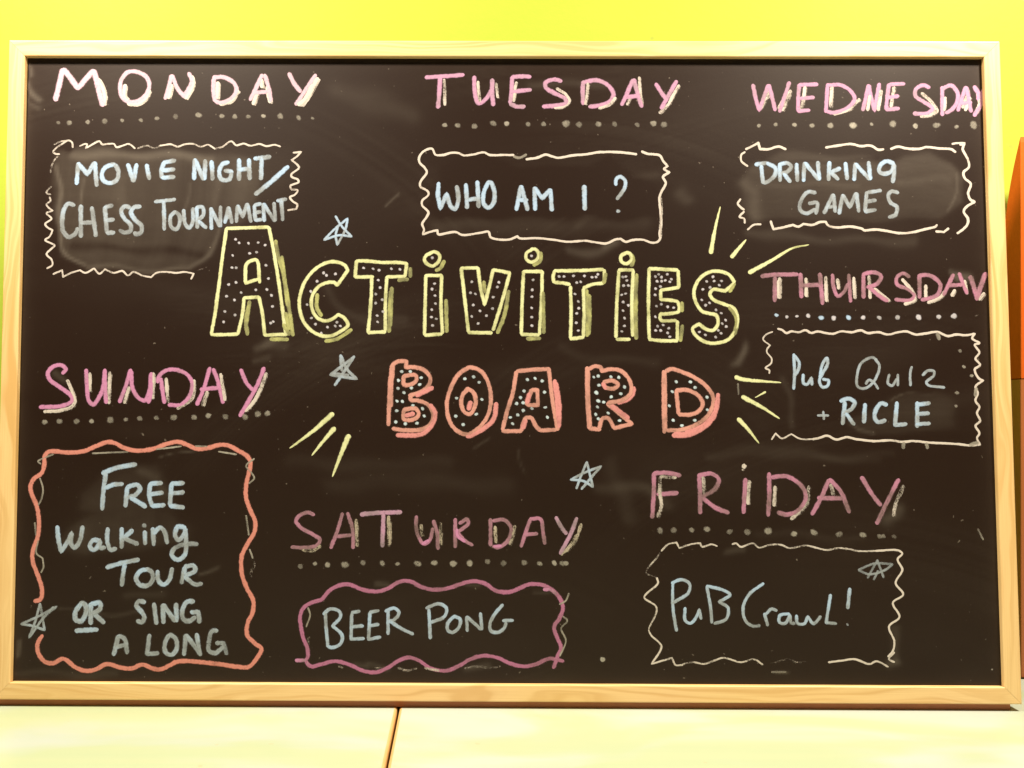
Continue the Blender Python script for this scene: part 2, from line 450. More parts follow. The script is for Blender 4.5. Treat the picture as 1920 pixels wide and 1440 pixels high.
# ------------------------------------------------------------------ tables under the board
def table(outline, label):
    """tabletop with rounded corners and a rounded rim; outline in board mm (x, z), TAB_Y is its top"""
    root = link(bpy.data.objects.new('table', None)); root.empty_display_size = .05
    tag(root, label, 'table', group='pale tables pushed together below the board')
    def ring(o, inset, y):
        c = (sum(p[0] for p in o) / len(o), sum(p[1] for p in o) / len(o))
        out = []
        n = len(o)
        for i in range(n):
            p, q, r = o[i - 1], o[i], o[(i + 1) % n]
            def nrm(a, b):
                dx, dz = b[0] - a[0], b[1] - a[1]; L = math.hypot(dx, dz); nx_, nz_ = -dz / L, dx / L
                if nx_ * (c[0] - a[0]) + nz_ * (c[1] - a[1]) < 0: nx_, nz_ = -nx_, -nz_
                return nx_, nz_
            a, b = nrm(p, q), nrm(q, r)
            k = 1 + a[0] * b[0] + a[1] * b[1]
            out.append((q[0] + inset * (a[0] + b[0]) / k, y, q[1] + inset * (a[1] + b[1]) / k))
        return out
    rnd = []
    n = len(outline)
    for i in range(n):                                    # round the plan corners
        p, q, r = outline[i - 1], outline[i], outline[(i + 1) % n]
        rad = 7.0
        def toward(a, b):
            L = math.hypot(b[0] - a[0], b[1] - a[1]); return (a[0] + (b[0] - a[0]) * rad / L, a[1] + (b[1] - a[1]) * rad / L)
        s, e = toward(q, p), toward(q, r)
        for j in range(7):
            t = j / 6
            rnd.append(tuple((1 - t) ** 2 * s[c] + 2 * t * (1 - t) * q[c] + t * t * e[c] for c in (0, 1)))
    bm = bmesh.new()
    R0 = 2.4
    prof = [(R0, 0)] + [(R0 * (1 - math.sin(a)), R0 * (1 - math.cos(a))) for a in (math.radians(x) for x in (18, 36, 54, 72, 90))] + [(0, 26)]
    rings = [[bm.verts.new(W(*v)) for v in ring(rnd, i_, TAB_Y + y)] for i_, y in prof]
    top = bm.faces.new(rings[0]); bm.faces.new(rings[-1][::-1])
    rim = []
    for a, b in zip(rings[:-1], rings[1:]):
        for i in range(len(a)):
            rim.append(bm.faces.new((a[i], a[(i + 1) % len(a)], b[(i + 1) % len(a)], b[i])))
    for f in rim: f.material_index = 1; f.smooth = True
    bmesh.ops.recalc_face_normals(bm, faces=bm.faces)
    o = obj('tabletop', bm, laminate_m, root); o.data.materials.append(band_m)
    ap = bmesh.new()
    rr = [[ap.verts.new(W(*v)) for v in ring(outline, 45, TAB_Y + y)] for y in (26.5, 90)]
    for i in range(n): ap.faces.new((rr[0][i], rr[0][(i + 1) % n], rr[1][(i + 1) % n], rr[1][i]))
    bmesh.ops.recalc_face_normals(ap, faces=ap.faces)
    bmesh.ops.solidify(ap, geom=ap.faces, thickness=.018)
    obj('apron', ap, band_m, root)
laminate_m, band_m = laminate(), edge_band()
# the board stands on the tables; the narrow gap between them runs towards the viewer
def mid(z): return -91.3 + .071 * (-6.8 - z) - .0
table([(-1150, 96), (mid(96) - 1.0, 96), (mid(-640) - 1.0, -640), (-1150, -640)], 'pale glossy tabletop left of the narrow gap, under the chalkboard')
table([(mid(96) + 1.0, 96), (1150, 96), (1150, -640), (mid(-640) + 1.0, -640)], 'pale glossy tabletop right of the narrow gap, under the chalkboard')


# ------------------------------------------------------------------ orange chair at the right edge
def slab(x0, x1, y0, y1, z0, z1, rad, low, bev, name, m, parent):
    """an upright slab with rounded corners (upper radius rad, lower radius low) and a soft front edge"""
    bm = bmesh.new(); P = []
    for cx, cy, a0, rr in ((x1 - rad, y0 + rad, -90, rad), (x1 - low, y1 - low, 0, low), (x0 + low, y1 - low, 90, low), (x0 + rad, y0 + rad, 180, rad)):
        for j in range(17):
            a = math.radians(a0 + 90 * j / 16); P.append((cx + rr * math.cos(a), cy + rr * math.sin(a)))
    fr = [bm.verts.new(W(x, y, z0)) for x, y in P]; bk = [bm.verts.new(W(x, y, z1)) for x, y in P]
    bm.faces.new(fr); bm.faces.new(bk[::-1]); n = len(P)
    for i in range(n): bm.faces.new((fr[i], bk[i], bk[(i + 1) % n], fr[(i + 1) % n]))
    bmesh.ops.recalc_face_normals(bm, faces=bm.faces)
    bmesh.ops.bevel(bm, geom=[e for e in bm.edges if e.verts[0] in fr and e.verts[1] in fr], offset=bev * MM, segments=6, affect='EDGES', profile=.5)
    for f in bm.faces: f.smooth = True
    return obj(name, bm, m, parent)
op, bw = orange_plastic(), brown_wood()
bench = link(bpy.data.objects.new('bench_back', None)); bench.empty_display_size = .05
tag(bench, 'orange rounded bench back on a brown base, just right of the chalkboard frame', 'bench back')
def profile(P, name, m, x1, bev):
    """a side profile P of (z, y) run along the bench; its left end leans a little"""
    bm = bmesh.new()
    def xl(y): return 518.0 + (5 - y) * .024
    a = [bm.verts.new(W(xl(y), y, z)) for z, y in P]; b = [bm.verts.new(W(x1, y, z)) for z, y in P]
    bm.faces.new(a); bm.faces.new(b[::-1]); n = len(P)
    for i in range(n): bm.faces.new((a[i], b[i], b[(i + 1) % n], a[(i + 1) % n]))
    bmesh.ops.recalc_face_normals(bm, faces=bm.faces)
    bmesh.ops.bevel(bm, geom=[e for e in bm.edges if e.verts[0] in a and e.verts[1] in a], offset=bev * MM, segments=4, affect='EDGES', profile=.5)
    return obj(name, bm, m, bench)
ZF = 97.5
back = [(ZF + 31 * (1 - (1 - t) ** 2), -243 + 128 * t) for t in (i / 14 for i in range(15))]
profile([(ZF, 5), (ZF, -236), (ZF + 1.0, -242)] + back[1:] + [(ZF + 31, 5)], 'backrest', op, 960, .9)
profile([(ZF + .6, TAB_Y - .6), (ZF + .6, 5.6), (ZF + 31, 5.6), (ZF + 31, TAB_Y - .6)], 'base_panel', bw, 960, .8)
slab(-OUT_W / 2 + 5, OUT_W / 2 - 5, OUT_H / 2 + .1, TAB_Y - .1, 5, 16, .5, .5, .3, 'gap_shade_strip', bw, board)  # added strip: its brown stands in for the shadow gap below the frame


# ------------------------------------------------------------------ the chalk marks
CHALK = [
 ('heading', 'pink chalk word MONDAY', '', [('letter', None, 'cream 3.77 0.95 0.95 0;-3728,2614 -3677,2535 -3655,2436 -3663,2378|cream 2.11 0.68 0.68 0;-3710,2603 -3659,2524 -3637,2425 -3645,2367|palepink 4.61 0.93 0.93 0;-4049,2696 -4070,2584 -4087,2501 -4106,2415 / -4041,2700 -3977,2625 -3904,2521 / -3904,2521 -3830,2614 -3767,2687 / -3764,2687 -3728,2568 -3701,2469 -3669,2366'), ('letter', None, 'cream 3.77 0.95 0.95 0;-3439,2381 -3361,2378 -3281,2433 -3250,2502 / -3472,2552 -3476,2461 -3443,2406|cream 2.11 0.68 0.68 0;-3421,2371 -3343,2367 -3263,2422 -3233,2491 / -3455,2541 -3459,2450 -3425,2395|palepink 3.50 0.93 0.93 0;-3457,2672 -3505,2609 -3517,2518 -3492,2436 -3434,2398 -3353,2406 -3277,2469 -3251,2552 -3277,2626 -3352,2672 -3425,2681 -3477,2661'), ('letter', None, 'cream 3.77 0.95 0.95 0;-3073,2436 -3046,2552 / -2915,2433 -2853,2561 -2866,2635|cream 2.11 0.68 0.68 0;-3056,2426 -3029,2541 / -2898,2422 -2836,2550 -2849,2624|palepink 3.50 0.93 0.93 0;-3050,2643 -3072,2536 -3102,2428 / -3045,2643 -2990,2519 -2932,2450! -2883,2536 -2862,2599 -2893,2665'), ('letter', None, 'cream 3.77 0.95 0.95 0;-2624,2577 -2628,2437 / -2598,2379 -2501,2413 -2441,2503|cream 2.11 0.68 0.68 0;-2607,2566 -2611,2426 / -2580,2368 -2484,2402 -2424,2492|palepink 3.50 0.93 0.93 0;-2659,2632 -2665,2520 -2647,2407 / -2664,2629 -2562,2625 -2475,2569 -2454,2503 -2501,2429 -2590,2391 -2643,2404'), ('letter', None, 'cream 3.77 0.95 0.95 0;-2297,2380 -2267,2471 / -2228,2603 -2219,2537 / -2144,2397 -2172,2537|cream 2.11 0.68 0.68 0;-2280,2369 -2249,2460 / -2211,2592 -2202,2526 / -2126,2386 -2155,2526|palepink 3.50 0.93 0.93 0;-2326,2418 -2279,2520 -2221,2649 / -2197,2649 -2162,2537 -2136,2405 / -2291,2484 -2170,2494'), ('letter', None, 'cream 3.77 0.95 0.95 0;-1714,2617 -1780,2488 -1859,2369 / -1757,2554 -1828,2422 -1884,2372|cream 2.11 0.68 0.68 0;-1697,2606 -1763,2477 -1842,2358 / -1740,2543 -1811,2411 -1867,2361|palepink 3.50 0.93 0.93 0;-1976,2663 -1927,2570 -1869,2496 / -1734,2650 -1805,2537 -1908,2376')]),
 ('dotted_underline', None, 'grey 2.07 0.30;-4074,2204|grey 2.70 0.30;-3973,2204|grey 2.38 0.30;-3803,2210|grey 2.86 0.30;-3650,2216|grey 2.23 0.30;-3491,2225|grey 2.38 0.30;-3320,2228|grey 2.54 0.30;-3174,2245|grey 2.86 0.30;-3004,2263|grey 3.34 0.30;-2795,2277|grey 3.02 0.30;-2582,2269|grey 2.54 0.30;-2464,2263 -2341,2263 -2203,2268|grey 3.18 0.30;-2049,2268|grey 2.86 0.30;-1882,2252|grey 1.75 0.30;-1755,2249', []),
 ('border', 'cream zigzag chalk border', 'cream 1.59 0.80 0.80 0;-3934,1974 -3942,2020 -3976,2040 -4032,2007 -4088,1966 -4111,1933 -4091,1917 -4054,1912 / -3870,1987 -3829,2006 -3805,2004 -3817,1966 / -3804,1974 -3756,2004 -3692,2032 -3667,2004 -3611,2008 -3562,2008 -3537,1978 -3481,1991 -3424,2008 -3367,1967 / -3140,1992 -3043,2005 -2978,1984 -2914,2006 -2833,2009 -2768,1984 -2703,2001 -2638,1963 / -2573,1980 -2493,2034 -2444,1997 -2380,2013 -2315,1993 -2234,2010 -2169,1990 -2096,2002 -2043,1986|cream 1.59 0.60 0.60 0;-4105,2003 -4041,2030 -3968,2040 / -3342,1967 -3254,1992 -3188,1967 -3140,1992 / -4069,1892 -4101,1851 -4123,1794 -4130,1744 / -4118,1614 -4152,1581 -4161,1556 -4124,1540 / -2638,1963 -2573,1980|cream 1.59 0.80 0.80 0;-4131,1516 -4122,1483 -4158,1450 -4136,1418 -4100,1393! -4156,1369 -4109,1320 -4164,1271 -4142,1239 -4095,1214! -4120,1157 -4160,1125 -4102,1092 -4073,1076 -4101,1044 -4144,995 -4098,946 -4088,898 -4136,865 / -4078,814 -3998,849! -3988,788! -3917,825 -3837,850! -3788,826 -3709,866! -3659,818 -3612,859! -3531,826 -3451,843 -3402,802 -3354,835 -3273,803 -3192,787! -3145,827 -3065,836 -2968,828 -2888,836 -2807,820! -2830,772|cream 1.43 0.35 0.35 0;-2807,833 -2744,861 -2680,882|cream 1.75 0.80 0.80 0;-1925,1929 -1853,1937! -1900,1888 -1940,1863! -1883,1814 -1871,1790 -1938,1732 -1938,1708 -1881,1683 -1873,1659 -1945,1626 -1936,1593 -1879,1585 -1903,1545 -1948,1520 -1918,1479 -1882,1455 -1888,1414! -1965,1401', []),
 ('word', 'pale blue chalk word MOVIE', 'blue 3.66 0.95 0.45 0;-3889,1639 -3881,1827 / -3881,1827 -3794,1729! -3732,1835 / -3729,1835 -3706,1623 / -3557,1819 -3629,1794 -3663,1729 -3642,1667 -3585,1647 -3529,1672 -3511,1746 -3541,1808 -3577,1824 / -3428,1819 -3372,1664 / -3350,1820 -3372,1664 / -3258,1815 -3230,1687 / -3101,1836 -3122,1763 -3116,1697 / -3104,1835 -3000,1858 / -3115,1763 -3006,1776 / -3114,1697 -3004,1706', []),
 ('word', 'pale blue chalk word NIGHT', 'blue 3.66 0.95 0.45 0;-2823,1685 -2822,1865 / -2819,1865 -2737,1685 / -2729,1685 -2725,1858 / -2668,1849 -2655,1682 / -2514,1842 -2570,1821 -2596,1747 -2575,1685 -2506,1682 -2480,1756 / -2480,1756 -2545,1764 / -2417,1867 -2414,1679 / -2328,1867 -2317,1686 / -2416,1772 -2319,1781 / -2277,1874 -2135,1892 / -2212,1879 -2215,1686', []),
 ('slash', None, 'blue 3.81 0.95 0.60 0;-1972,1802 -2115,1670 -2263,1547', []),
 ('word', 'pale blue chalk word CHESS', 'blue 3.66 0.60 0.40 0;-3906,1443 -3960,1456 -3998,1402 -4012,1304 -3999,1206 -3951,1153 -3895,1177 -3869,1231 / -3846,1439 -3838,1155 / -3745,1423 -3701,1163 / -3841,1280 -3729,1288 / -3627,1424 -3602,1191 / -3624,1427 -3560,1442 / -3615,1305 -3544,1313 / -3602,1191 -3537,1194 / -3401,1424 -3447,1434 -3478,1395 -3447,1321 -3389,1265 -3388,1211 -3444,1195 -3486,1214 / -3305,1432 -3359,1426 -3389,1378 -3342,1305 -3291,1257 -3291,1200 -3331,1179 -3354,1192', []),
 ('word', 'pale blue chalk word TOURNAMENT', 'blue 3.18 0.70 0.50 0;-3173,1477 -2991,1498 / -3093,1477 -3082,1221 / -2989,1387 -3028,1339 -3020,1249 -2977,1225 -2946,1274 -2951,1355 -2990,1387 / -2912,1401 -2894,1274 -2858,1238 -2827,1290 -2828,1417 / -2794,1424 -2782,1238 / -2795,1427 -2740,1427 -2733,1355 -2782,1307 / -2776,1303 -2703,1238 / -2655,1229 -2665,1417 / -2664,1417 -2581,1253 / -2575,1253 -2578,1434 / -2535,1286 -2506,1426 / -2503,1426 -2471,1286 / -2520,1336 -2480,1345 / -2431,1294 -2424,1442 / -2422,1442 -2375,1340! -2337,1459 / -2334,1459 -2300,1295 / -2271,1444 -2260,1311 / -2269,1446 -2214,1461 / -2266,1376 -2213,1386 / -2260,1308 -2205,1316 / -2179,1303 -2190,1459 / -2187,1459 -2084,1303 / -2078,1308 -2092,1468 / -2063,1487 -1983,1504 / -2028,1494 -2012,1311', []),
 ('heading', 'pink chalk word TUESDAY', '', [('letter', None, 'cream 2.78 0.76 0.76 0;-560,2608 -556,2490 -552,2374|cream 1.56 0.55 0.55 0;-548,2600 -544,2481 -540,2366|pink 3.50 0.85 0.85 0;-727,2628 -557,2640 -384,2652 / -596,2630 -602,2506 -613,2349'), ('letter', None, 'cream 2.78 0.76 0.76 0;-252,2589 -245,2474 -238,2411 / -87,2573 -70,2444|cream 1.56 0.55 0.55 0;-240,2581 -233,2465 -226,2403 / -74,2565 -58,2436|pink 3.50 0.85 0.85 0;-285,2635 -281,2506 -245,2388 -191,2416 -122,2515 / -120,2609 -122,2490 -110,2372'), ('letter', None, 'cream 2.78 0.76 0.76 0;99,2584 85,2507 76,2408|cream 1.56 0.55 0.55 0;112,2576 97,2499 88,2400|pink 3.50 0.85 0.85 0;59,2631 56,2507 43,2392 / 59,2632 156,2639 225,2636 / 62,2497 229,2515 / 43,2385 100,2359 173,2359'), ('letter', None, 'cream 2.78 0.76 0.76 0;467,2527 553,2466 583,2409 528,2359 448,2348|cream 1.56 0.55 0.55 0;479,2519 565,2458 596,2401 541,2351 460,2340|pink 3.50 0.85 0.85 0;507,2595 447,2610 366,2582 366,2537 447,2483 541,2433 553,2392 480,2372 342,2359'), ('letter', None, 'cream 2.78 0.76 0.76 0;748,2574 739,2458 726,2384 / 852,2343 949,2380 1000,2442|cream 1.56 0.55 0.55 0;761,2566 751,2450 738,2376 / 864,2335 961,2372 1013,2434|pink 3.50 0.85 0.85 0;706,2590 703,2491 706,2384 / 706,2582 820,2605 933,2558 981,2475 949,2409 852,2371 763,2360'), ('letter', None, 'cream 2.78 0.76 0.76 0;1218,2632 1225,2492 1239,2393 / 1107,2380 1130,2446|cream 1.56 0.55 0.55 0;1230,2624 1238,2484 1252,2385 / 1119,2372 1142,2438|pink 3.50 0.85 0.85 0;1058,2377 1110,2492 1159,2607 / 1169,2611 1199,2492 1239,2360 / 1094,2449 1211,2459'), ('letter', None, 'cream 2.78 0.76 0.76 0;1576,2558 1522,2460 1473,2369 1400,2303|cream 1.56 0.55 0.55 0;1589,2550 1535,2452 1486,2361 1413,2295|pink 3.50 0.85 0.85 0;1369,2571 1417,2492 1458,2435 / 1555,2596 1498,2492 1417,2344')]),
 ('dotted_underline', None, 'grey 2.70 0.36;-551,2188|grey 3.02 0.36;-433,2184|grey 2.86 0.36;-281,2177|grey 3.34 0.36;-110,2204|grey 2.70 0.36;12,2201 205,2195 348,2198|grey 3.81 0.36;551,2202|grey 3.02 0.36;669,2195|grey 3.18 0.36;845,2196|grey 2.86 0.36;993,2199|grey 2.70 0.36;1197,2193|grey 3.18 0.36;1343,2205|grey 3.34 0.36;1440,2197', []),
 ('border', 'cream wavy chalk border', 'cream 1.91 0.90 0.90 0;77,1912 -36,1912 -141,1912 -197,1935 -294,1915 -375,1907 -423,1928 -488,1931 -568,1911 -633,1914 -665,1967 -738,1947 -781,1890 -777,1841 -729,1792 -712,1751 -768,1661 -767,1620 -703,1580 -694,1547 -750,1490 -750,1449 -693,1384 -709,1344 -748,1278 -732,1230 -740,1184! -676,1206 -611,1222! -603,1185 -515,1198 -451,1206 -386,1179 -322,1182 -226,1198 -149,1207 -129,1158 31,1137 112,1167! 128,1151 288,1151 449,1135 553,1119 641,1123 721,1128 833,1112 913,1104 994,1140 1042,1148! 1090,1120 1154,1137 1250,1137 1322,1113 1378,1121 1402,1154|cream 2.07 0.90 0.90 0;190,1873 287,1887 367,1916 424,1900 480,1887 609,1909 738,1920 835,1937 964,1942 1092,1934 1189,1921 / 1237,1947 1286,1926 1398,1910 1430,1861 1470,1812! 1438,1787 1486,1755! 1429,1714 1453,1657 1413,1576 1396,1527 1404,1397 1411,1283 1395,1202 1402,1154|cream 2.86 0.60 0.60 0;1404,1527 1412,1413 1405,1283 1402,1170|grey 2.23 0.40 0.40 0;77,1899 126,1886 190,1916', []),
 ('word', 'pale blue chalk word WHO', 'blue 3.50 0.90 0.60 0;-602,1653 -607,1539 -584,1422! -530,1555! -491,1442 -455,1414 -423,1490 -437,1624 / -355,1642 -343,1426 / -252,1667 -238,1434 / -346,1499 -243,1514 / -154,1660 -192,1572 -193,1467 -153,1429 -108,1467 -97,1573 -131,1657 -160,1662', []),
 ('word', 'pale blue chalk word AM', 'blue 3.50 0.90 0.60 0;103,1410 142,1625 / 146,1625 204,1410 / 127,1500 199,1500 / 272,1411 265,1611 / 266,1611 336,1516! 408,1595 / 410,1595 424,1406', []),
 ('word', 'pale blue chalk word I', 'blue 3.81 0.90 0.60 0;715,1628 721,1415', []),
 ('question_mark', None, 'blue 3.02 0.95 0.60 0;1003,1640 1003,1689 1043,1715 1087,1673 1075,1599 1011,1510|blue 2.07 0.50;1022,1399', []),
 ('heading', 'pink chalk word WEDNESDAY', '', [('letter', None, 'cream 3.18 0.74 0.74 0;2320,2346 2395,2510 / 2345,2420 2418,2477 / 2517,2330 2590,2510 / 2481,2346 2564,2494|cream 1.78 0.53 0.53 0;2334,2336 2409,2501 / 2359,2410 2433,2468 / 2531,2320 2604,2501 / 2495,2337 2578,2485|pink 3.34 0.85 0.85 0;2250,2563 2273,2444 2304,2329! 2390,2560 / 2398,2560 2449,2329 / 2489,2316 2581,2586'), ('letter', None, 'cream 3.18 0.74 0.74 0;2723,2544 2703,2412 2678,2327|cream 1.78 0.53 0.53 0;2737,2534 2717,2403 2692,2317|pink 3.34 0.85 0.85 0;2670,2563 2660,2445 2658,2322 / 2670,2563 2834,2570 / 2676,2438 2800,2448 / 2658,2320 2758,2330'), ('letter', None, 'cream 3.18 0.74 0.74 0;2968,2544 2952,2363 / 2980,2294 3126,2344 3211,2432|cream 1.78 0.53 0.53 0;2982,2535 2966,2354 / 2994,2285 3140,2334 3225,2423|pink 3.34 0.85 0.85 0;2928,2569 2918,2445 2908,2314 / 2928,2560 3049,2561 3145,2495 3169,2429 3110,2355 2980,2306 2916,2320'), ('letter', None, 'cream 3.18 0.74 0.74 0;3287,2331 3308,2462 / 3383,2331 3412,2512|cream 1.78 0.53 0.53 0;3301,2322 3322,2453 / 3397,2322 3426,2502|pink 3.34 0.85 0.85 0;3299,2561 3273,2446 3245,2331 / 3300,2561 3321,2446 3351,2331! 3397,2574'), ('letter', None, 'cream 3.18 0.74 0.74 0;3532,2545 3500,2364|cream 1.78 0.53 0.53 0;3546,2536 3514,2355|pink 3.34 0.85 0.85 0;3484,2569 3466,2446 3456,2339 / 3492,2569 3623,2576 / 3474,2448 3566,2463 / 3456,2336 3570,2348'), ('letter', None, 'cream 3.18 0.74 0.74 0;3781,2488 3868,2405 3907,2332 3849,2286 3769,2272|cream 1.78 0.53 0.53 0;3795,2478 3882,2396 3921,2322 3863,2276 3783,2263|pink 3.34 0.85 0.85 0;3850,2542 3791,2562 3725,2520 3724,2463 3803,2405 3875,2348 3834,2307 3705,2299'), ('letter', None, 'cream 3.18 0.74 0.74 0;3993,2447 3979,2332|cream 1.78 0.53 0.53 0;4007,2438 3993,2323|pink 3.34 0.85 0.85 0;3967,2545 3962,2286 / 3967,2529 4048,2559 4103,2496 4101,2414 4043,2332 3995,2307'), ('letter', None, 'cream 3.18 0.74 0.74 0;4148,2357 4208,2513 / 4172,2332 4215,2447|cream 1.78 0.53 0.53 0;4162,2347 4222,2504 / 4186,2323 4229,2438|pink 3.34 0.85 0.85 0;4104,2329 4180,2546 / 4186,2542 4223,2319 / 4141,2394 4225,2404'), ('letter', None, 'cream 3.18 0.74 0.74 0;4288,2488 4299,2381 4268,2316|cream 1.78 0.53 0.53 0;4302,2479 4313,2372 4282,2307|pink 3.81 0.85 0.85 0;4257,2549 4295,2480 4290,2431 / 4331,2513 4318,2398 4251,2283')]),
 ('dotted_underline', None, 'grey 2.07 0.42;2299,2186|grey 2.38 0.42;2451,2197|grey 2.54 0.42;2623,2194|grey 2.70 0.42;2781,2187|grey 3.18 0.42;2948,2189|grey 3.97 0.42;3152,2189|grey 1.91 0.42;3320,2201|grey 3.50 0.42;3513,2203|grey 2.86 0.42;3717,2185|grey 3.81 0.42;3908,2191|grey 2.23 0.42;4088,2180|grey 3.97 0.42;4243,2195', []),
 ('border', 'cream broken wavy chalk border', 'cream 2.07 0.90 0.90 0;2179,1969 2244,2001 2293,2029! 2308,1972! 2380,1969 2477,1994 2541,1969 / 2903,1986 3024,2006 3137,2019 3217,2000 3313,2003 3377,1967 3425,1971 / 3490,1974 3554,1995 3634,1979 3746,1975 3811,1991 3923,1980 4035,1972 4075,1947 / 4117,2013 4157,2029! 4140,1972 4163,1923 4186,1874 4192,1809 4143,1760 4150,1711 4205,1654 4187,1597 4179,1565 4201,1508 4233,1492 4168,1451 4135,1402 4173,1338 4164,1281 4115,1232 4074,1203 / 2397,1310! 2420,1237! 2500,1253 2597,1278! 2644,1262 2693,1286! 2773,1278 2837,1302 2893,1306! 2917,1270 2996,1254 3109,1263 3220,1242 3236,1230 3348,1236 3444,1223 3555,1204 3683,1215 3780,1240 3876,1264 3892,1280 / 3883,1221 3955,1216! 3996,1248|cream 1.75 0.85 0.85 0;2171,1944 2139,1919 2138,1862 2194,1813 / 2127,1512 2102,1471 2134,1431 2158,1415 / 2157,1398 2117,1350 2157,1333 2164,1293 / 2188,1233 2244,1277 2308,1282 / 4045,2021 4101,2029 4157,2029|cream 1.59 0.40 0.40 0;2541,1966 2654,1978 2751,1994 2798,1970 / 2185,1773 2145,1715 2144,1691 / 4233,1497 4275,1508', []),
 ('word', 'pale blue chalk word DRINKING', 'blue 3.34 0.95 0.50 0;2266,1828 2371,1845 / 2318,1814 2323,1740 2333,1659 / 2371,1841 2443,1798 2442,1740 2393,1683 2337,1659 / 2483,1835 2486,1679 / 2483,1830 2556,1843 2586,1811 2555,1765 2498,1749 / 2522,1745 2578,1671 / 2636,1835 2642,1679 / 2698,1679 2708,1844 / 2712,1844 2835,1692 / 2839,1692 2829,1852 / 2933,1852 2923,1688 / 3029,1795 2943,1758! 3011,1696 / 3078,1844 3091,1696 / 3155,1688 3166,1836 / 3169,1836 3292,1696 / 3300,1696 3288,1853 / 3514,1837 3455,1861 3399,1832 3383,1767 3421,1746 3486,1767 3516,1827! 3514,1742 3500,1669', []),
 ('word', 'pale blue chalk word GAMES', 'blue 3.18 0.55 0.50 0;2804,1570 2737,1578 2675,1505 2662,1416 2718,1383 2799,1419 / 2743,1473 2816,1478 2806,1380 / 2878,1384 2961,1554 / 2964,1554 2979,1397 / 2911,1440 2983,1445 / 3014,1381 3049,1551 / 3052,1551 3111,1441! 3170,1568 / 3173,1568 3191,1400 / 3266,1576 3247,1409 / 3274,1576 3394,1593 / 3256,1490 3345,1505 / 3247,1401 3343,1417 / 3549,1572 3490,1585 3459,1547 3480,1482 3536,1442 3518,1369 3462,1349', []),
 ('ray', None, 'yellow 3.34 0.85 0.95 1;1941,1434 1891,1219 1855,1020', []),
 ('ray', None, 'yellow 3.50 0.85 0.95 1;2168,1136 2041,984', []),
 ('ray', None, 'yellow 3.18 0.60 0.95 1;2730,1095 2594,1067 2401,954 2198,842', []),
 ('heading', 'pink chalk word SUNDAY', '', [('letter', None, 'cream 3.18 0.74 0.74 0;-3924,-147 -3884,-227 -3849,-338 -3882,-386 -3993,-419 -4121,-427|cream 1.78 0.53 0.53 0;-3910,-156 -3869,-236 -3834,-347 -3868,-395 -3979,-427 -4106,-436|hotpink 3.34 0.92 0.92 0;-3968,-83 -3938,-47 -3981,-11 -4053,-23 -4099,-76 -4081,-140 -3983,-211 -3888,-283 -3876,-331 -3962,-375 -4162,-387'), ('letter', None, 'cream 3.18 0.74 0.74 0;-3721,-83 -3717,-242 / -3542,-74 -3543,-350|cream 1.78 0.53 0.53 0;-3707,-92 -3703,-251 / -3528,-83 -3529,-359|hotpink 3.34 0.92 0.92 0;-3756,-51 -3743,-211 -3724,-330 -3683,-362 -3637,-306 -3600,-210 -3588,-54 / -3588,-50 -3580,-210 -3567,-347'), ('letter', None, 'cream 3.18 0.74 0.74 0;-3404,-345 -3366,-209 / -3152,-81 -3150,-304|cream 1.78 0.53 0.53 0;-3390,-354 -3352,-218 / -3138,-90 -3136,-313|hotpink 3.34 0.92 0.92 0;-3356,-50 -3400,-209 -3448,-340 / -3348,-66 -3336,-209 -3278,-302 -3221,-324 -3183,-241 -3171,-81 / -3169,-161 -3170,-273 -3189,-344'), ('letter', None, 'cream 3.18 0.74 0.74 0;-3034,-129 -3020,-272 -3012,-339 / -2783,-144 -2796,-303 -2924,-396|cream 1.78 0.53 0.53 0;-3020,-137 -3006,-281 -2998,-348 / -2769,-153 -2781,-312 -2910,-405|hotpink 3.34 0.92 0.92 0;-3109,-161 -3103,-113 -3044,-58 -2948,-48 -2851,-88 -2802,-157 -2815,-271 -2893,-359 -3005,-364 / -3082,-129 -3064,-240 -3045,-345'), ('letter', None, 'cream 3.18 0.74 0.74 0;-2663,-247 -2702,-367 / -2545,-87 -2502,-318|cream 1.78 0.53 0.53 0;-2649,-256 -2688,-376 / -2530,-96 -2488,-327|hotpink 3.34 0.92 0.92 0;-2753,-360 -2697,-223 -2645,-31 / -2613,-43 -2571,-143 -2519,-342 / -2721,-223 -2542,-208'), ('letter', None, 'cream 3.18 0.74 0.74 0;-2138,-78 -2186,-222 -2256,-349 -2318,-416|cream 1.78 0.53 0.53 0;-2123,-87 -2172,-231 -2241,-358 -2304,-425|hotpink 3.34 0.92 0.92 0;-2365,-47 -2315,-158 -2250,-231 / -2158,-30 -2211,-174 -2303,-350 -2365,-461')]),
 ('dotted_underline', None, 'grey 2.86 0.30;-4115,-521|grey 3.18 0.30;-3982,-514|grey 2.86 0.30;-3829,-514|grey 2.38 0.30;-3694,-511|grey 3.34 0.30;-3528,-501|grey 2.38 0.30;-3389,-495|grey 2.86 0.30;-3262,-486|grey 2.54 0.30;-3115,-479|grey 3.34 0.30;-2958,-477|grey 3.02 0.30;-2776,-475|grey 2.86 0.30;-2649,-459|grey 3.02 0.30;-2496,-466|grey 3.50 0.30;-2320,-470|grey 3.18 0.30;-2206,-443|grey 3.02 0.30;-2119,-436', []),
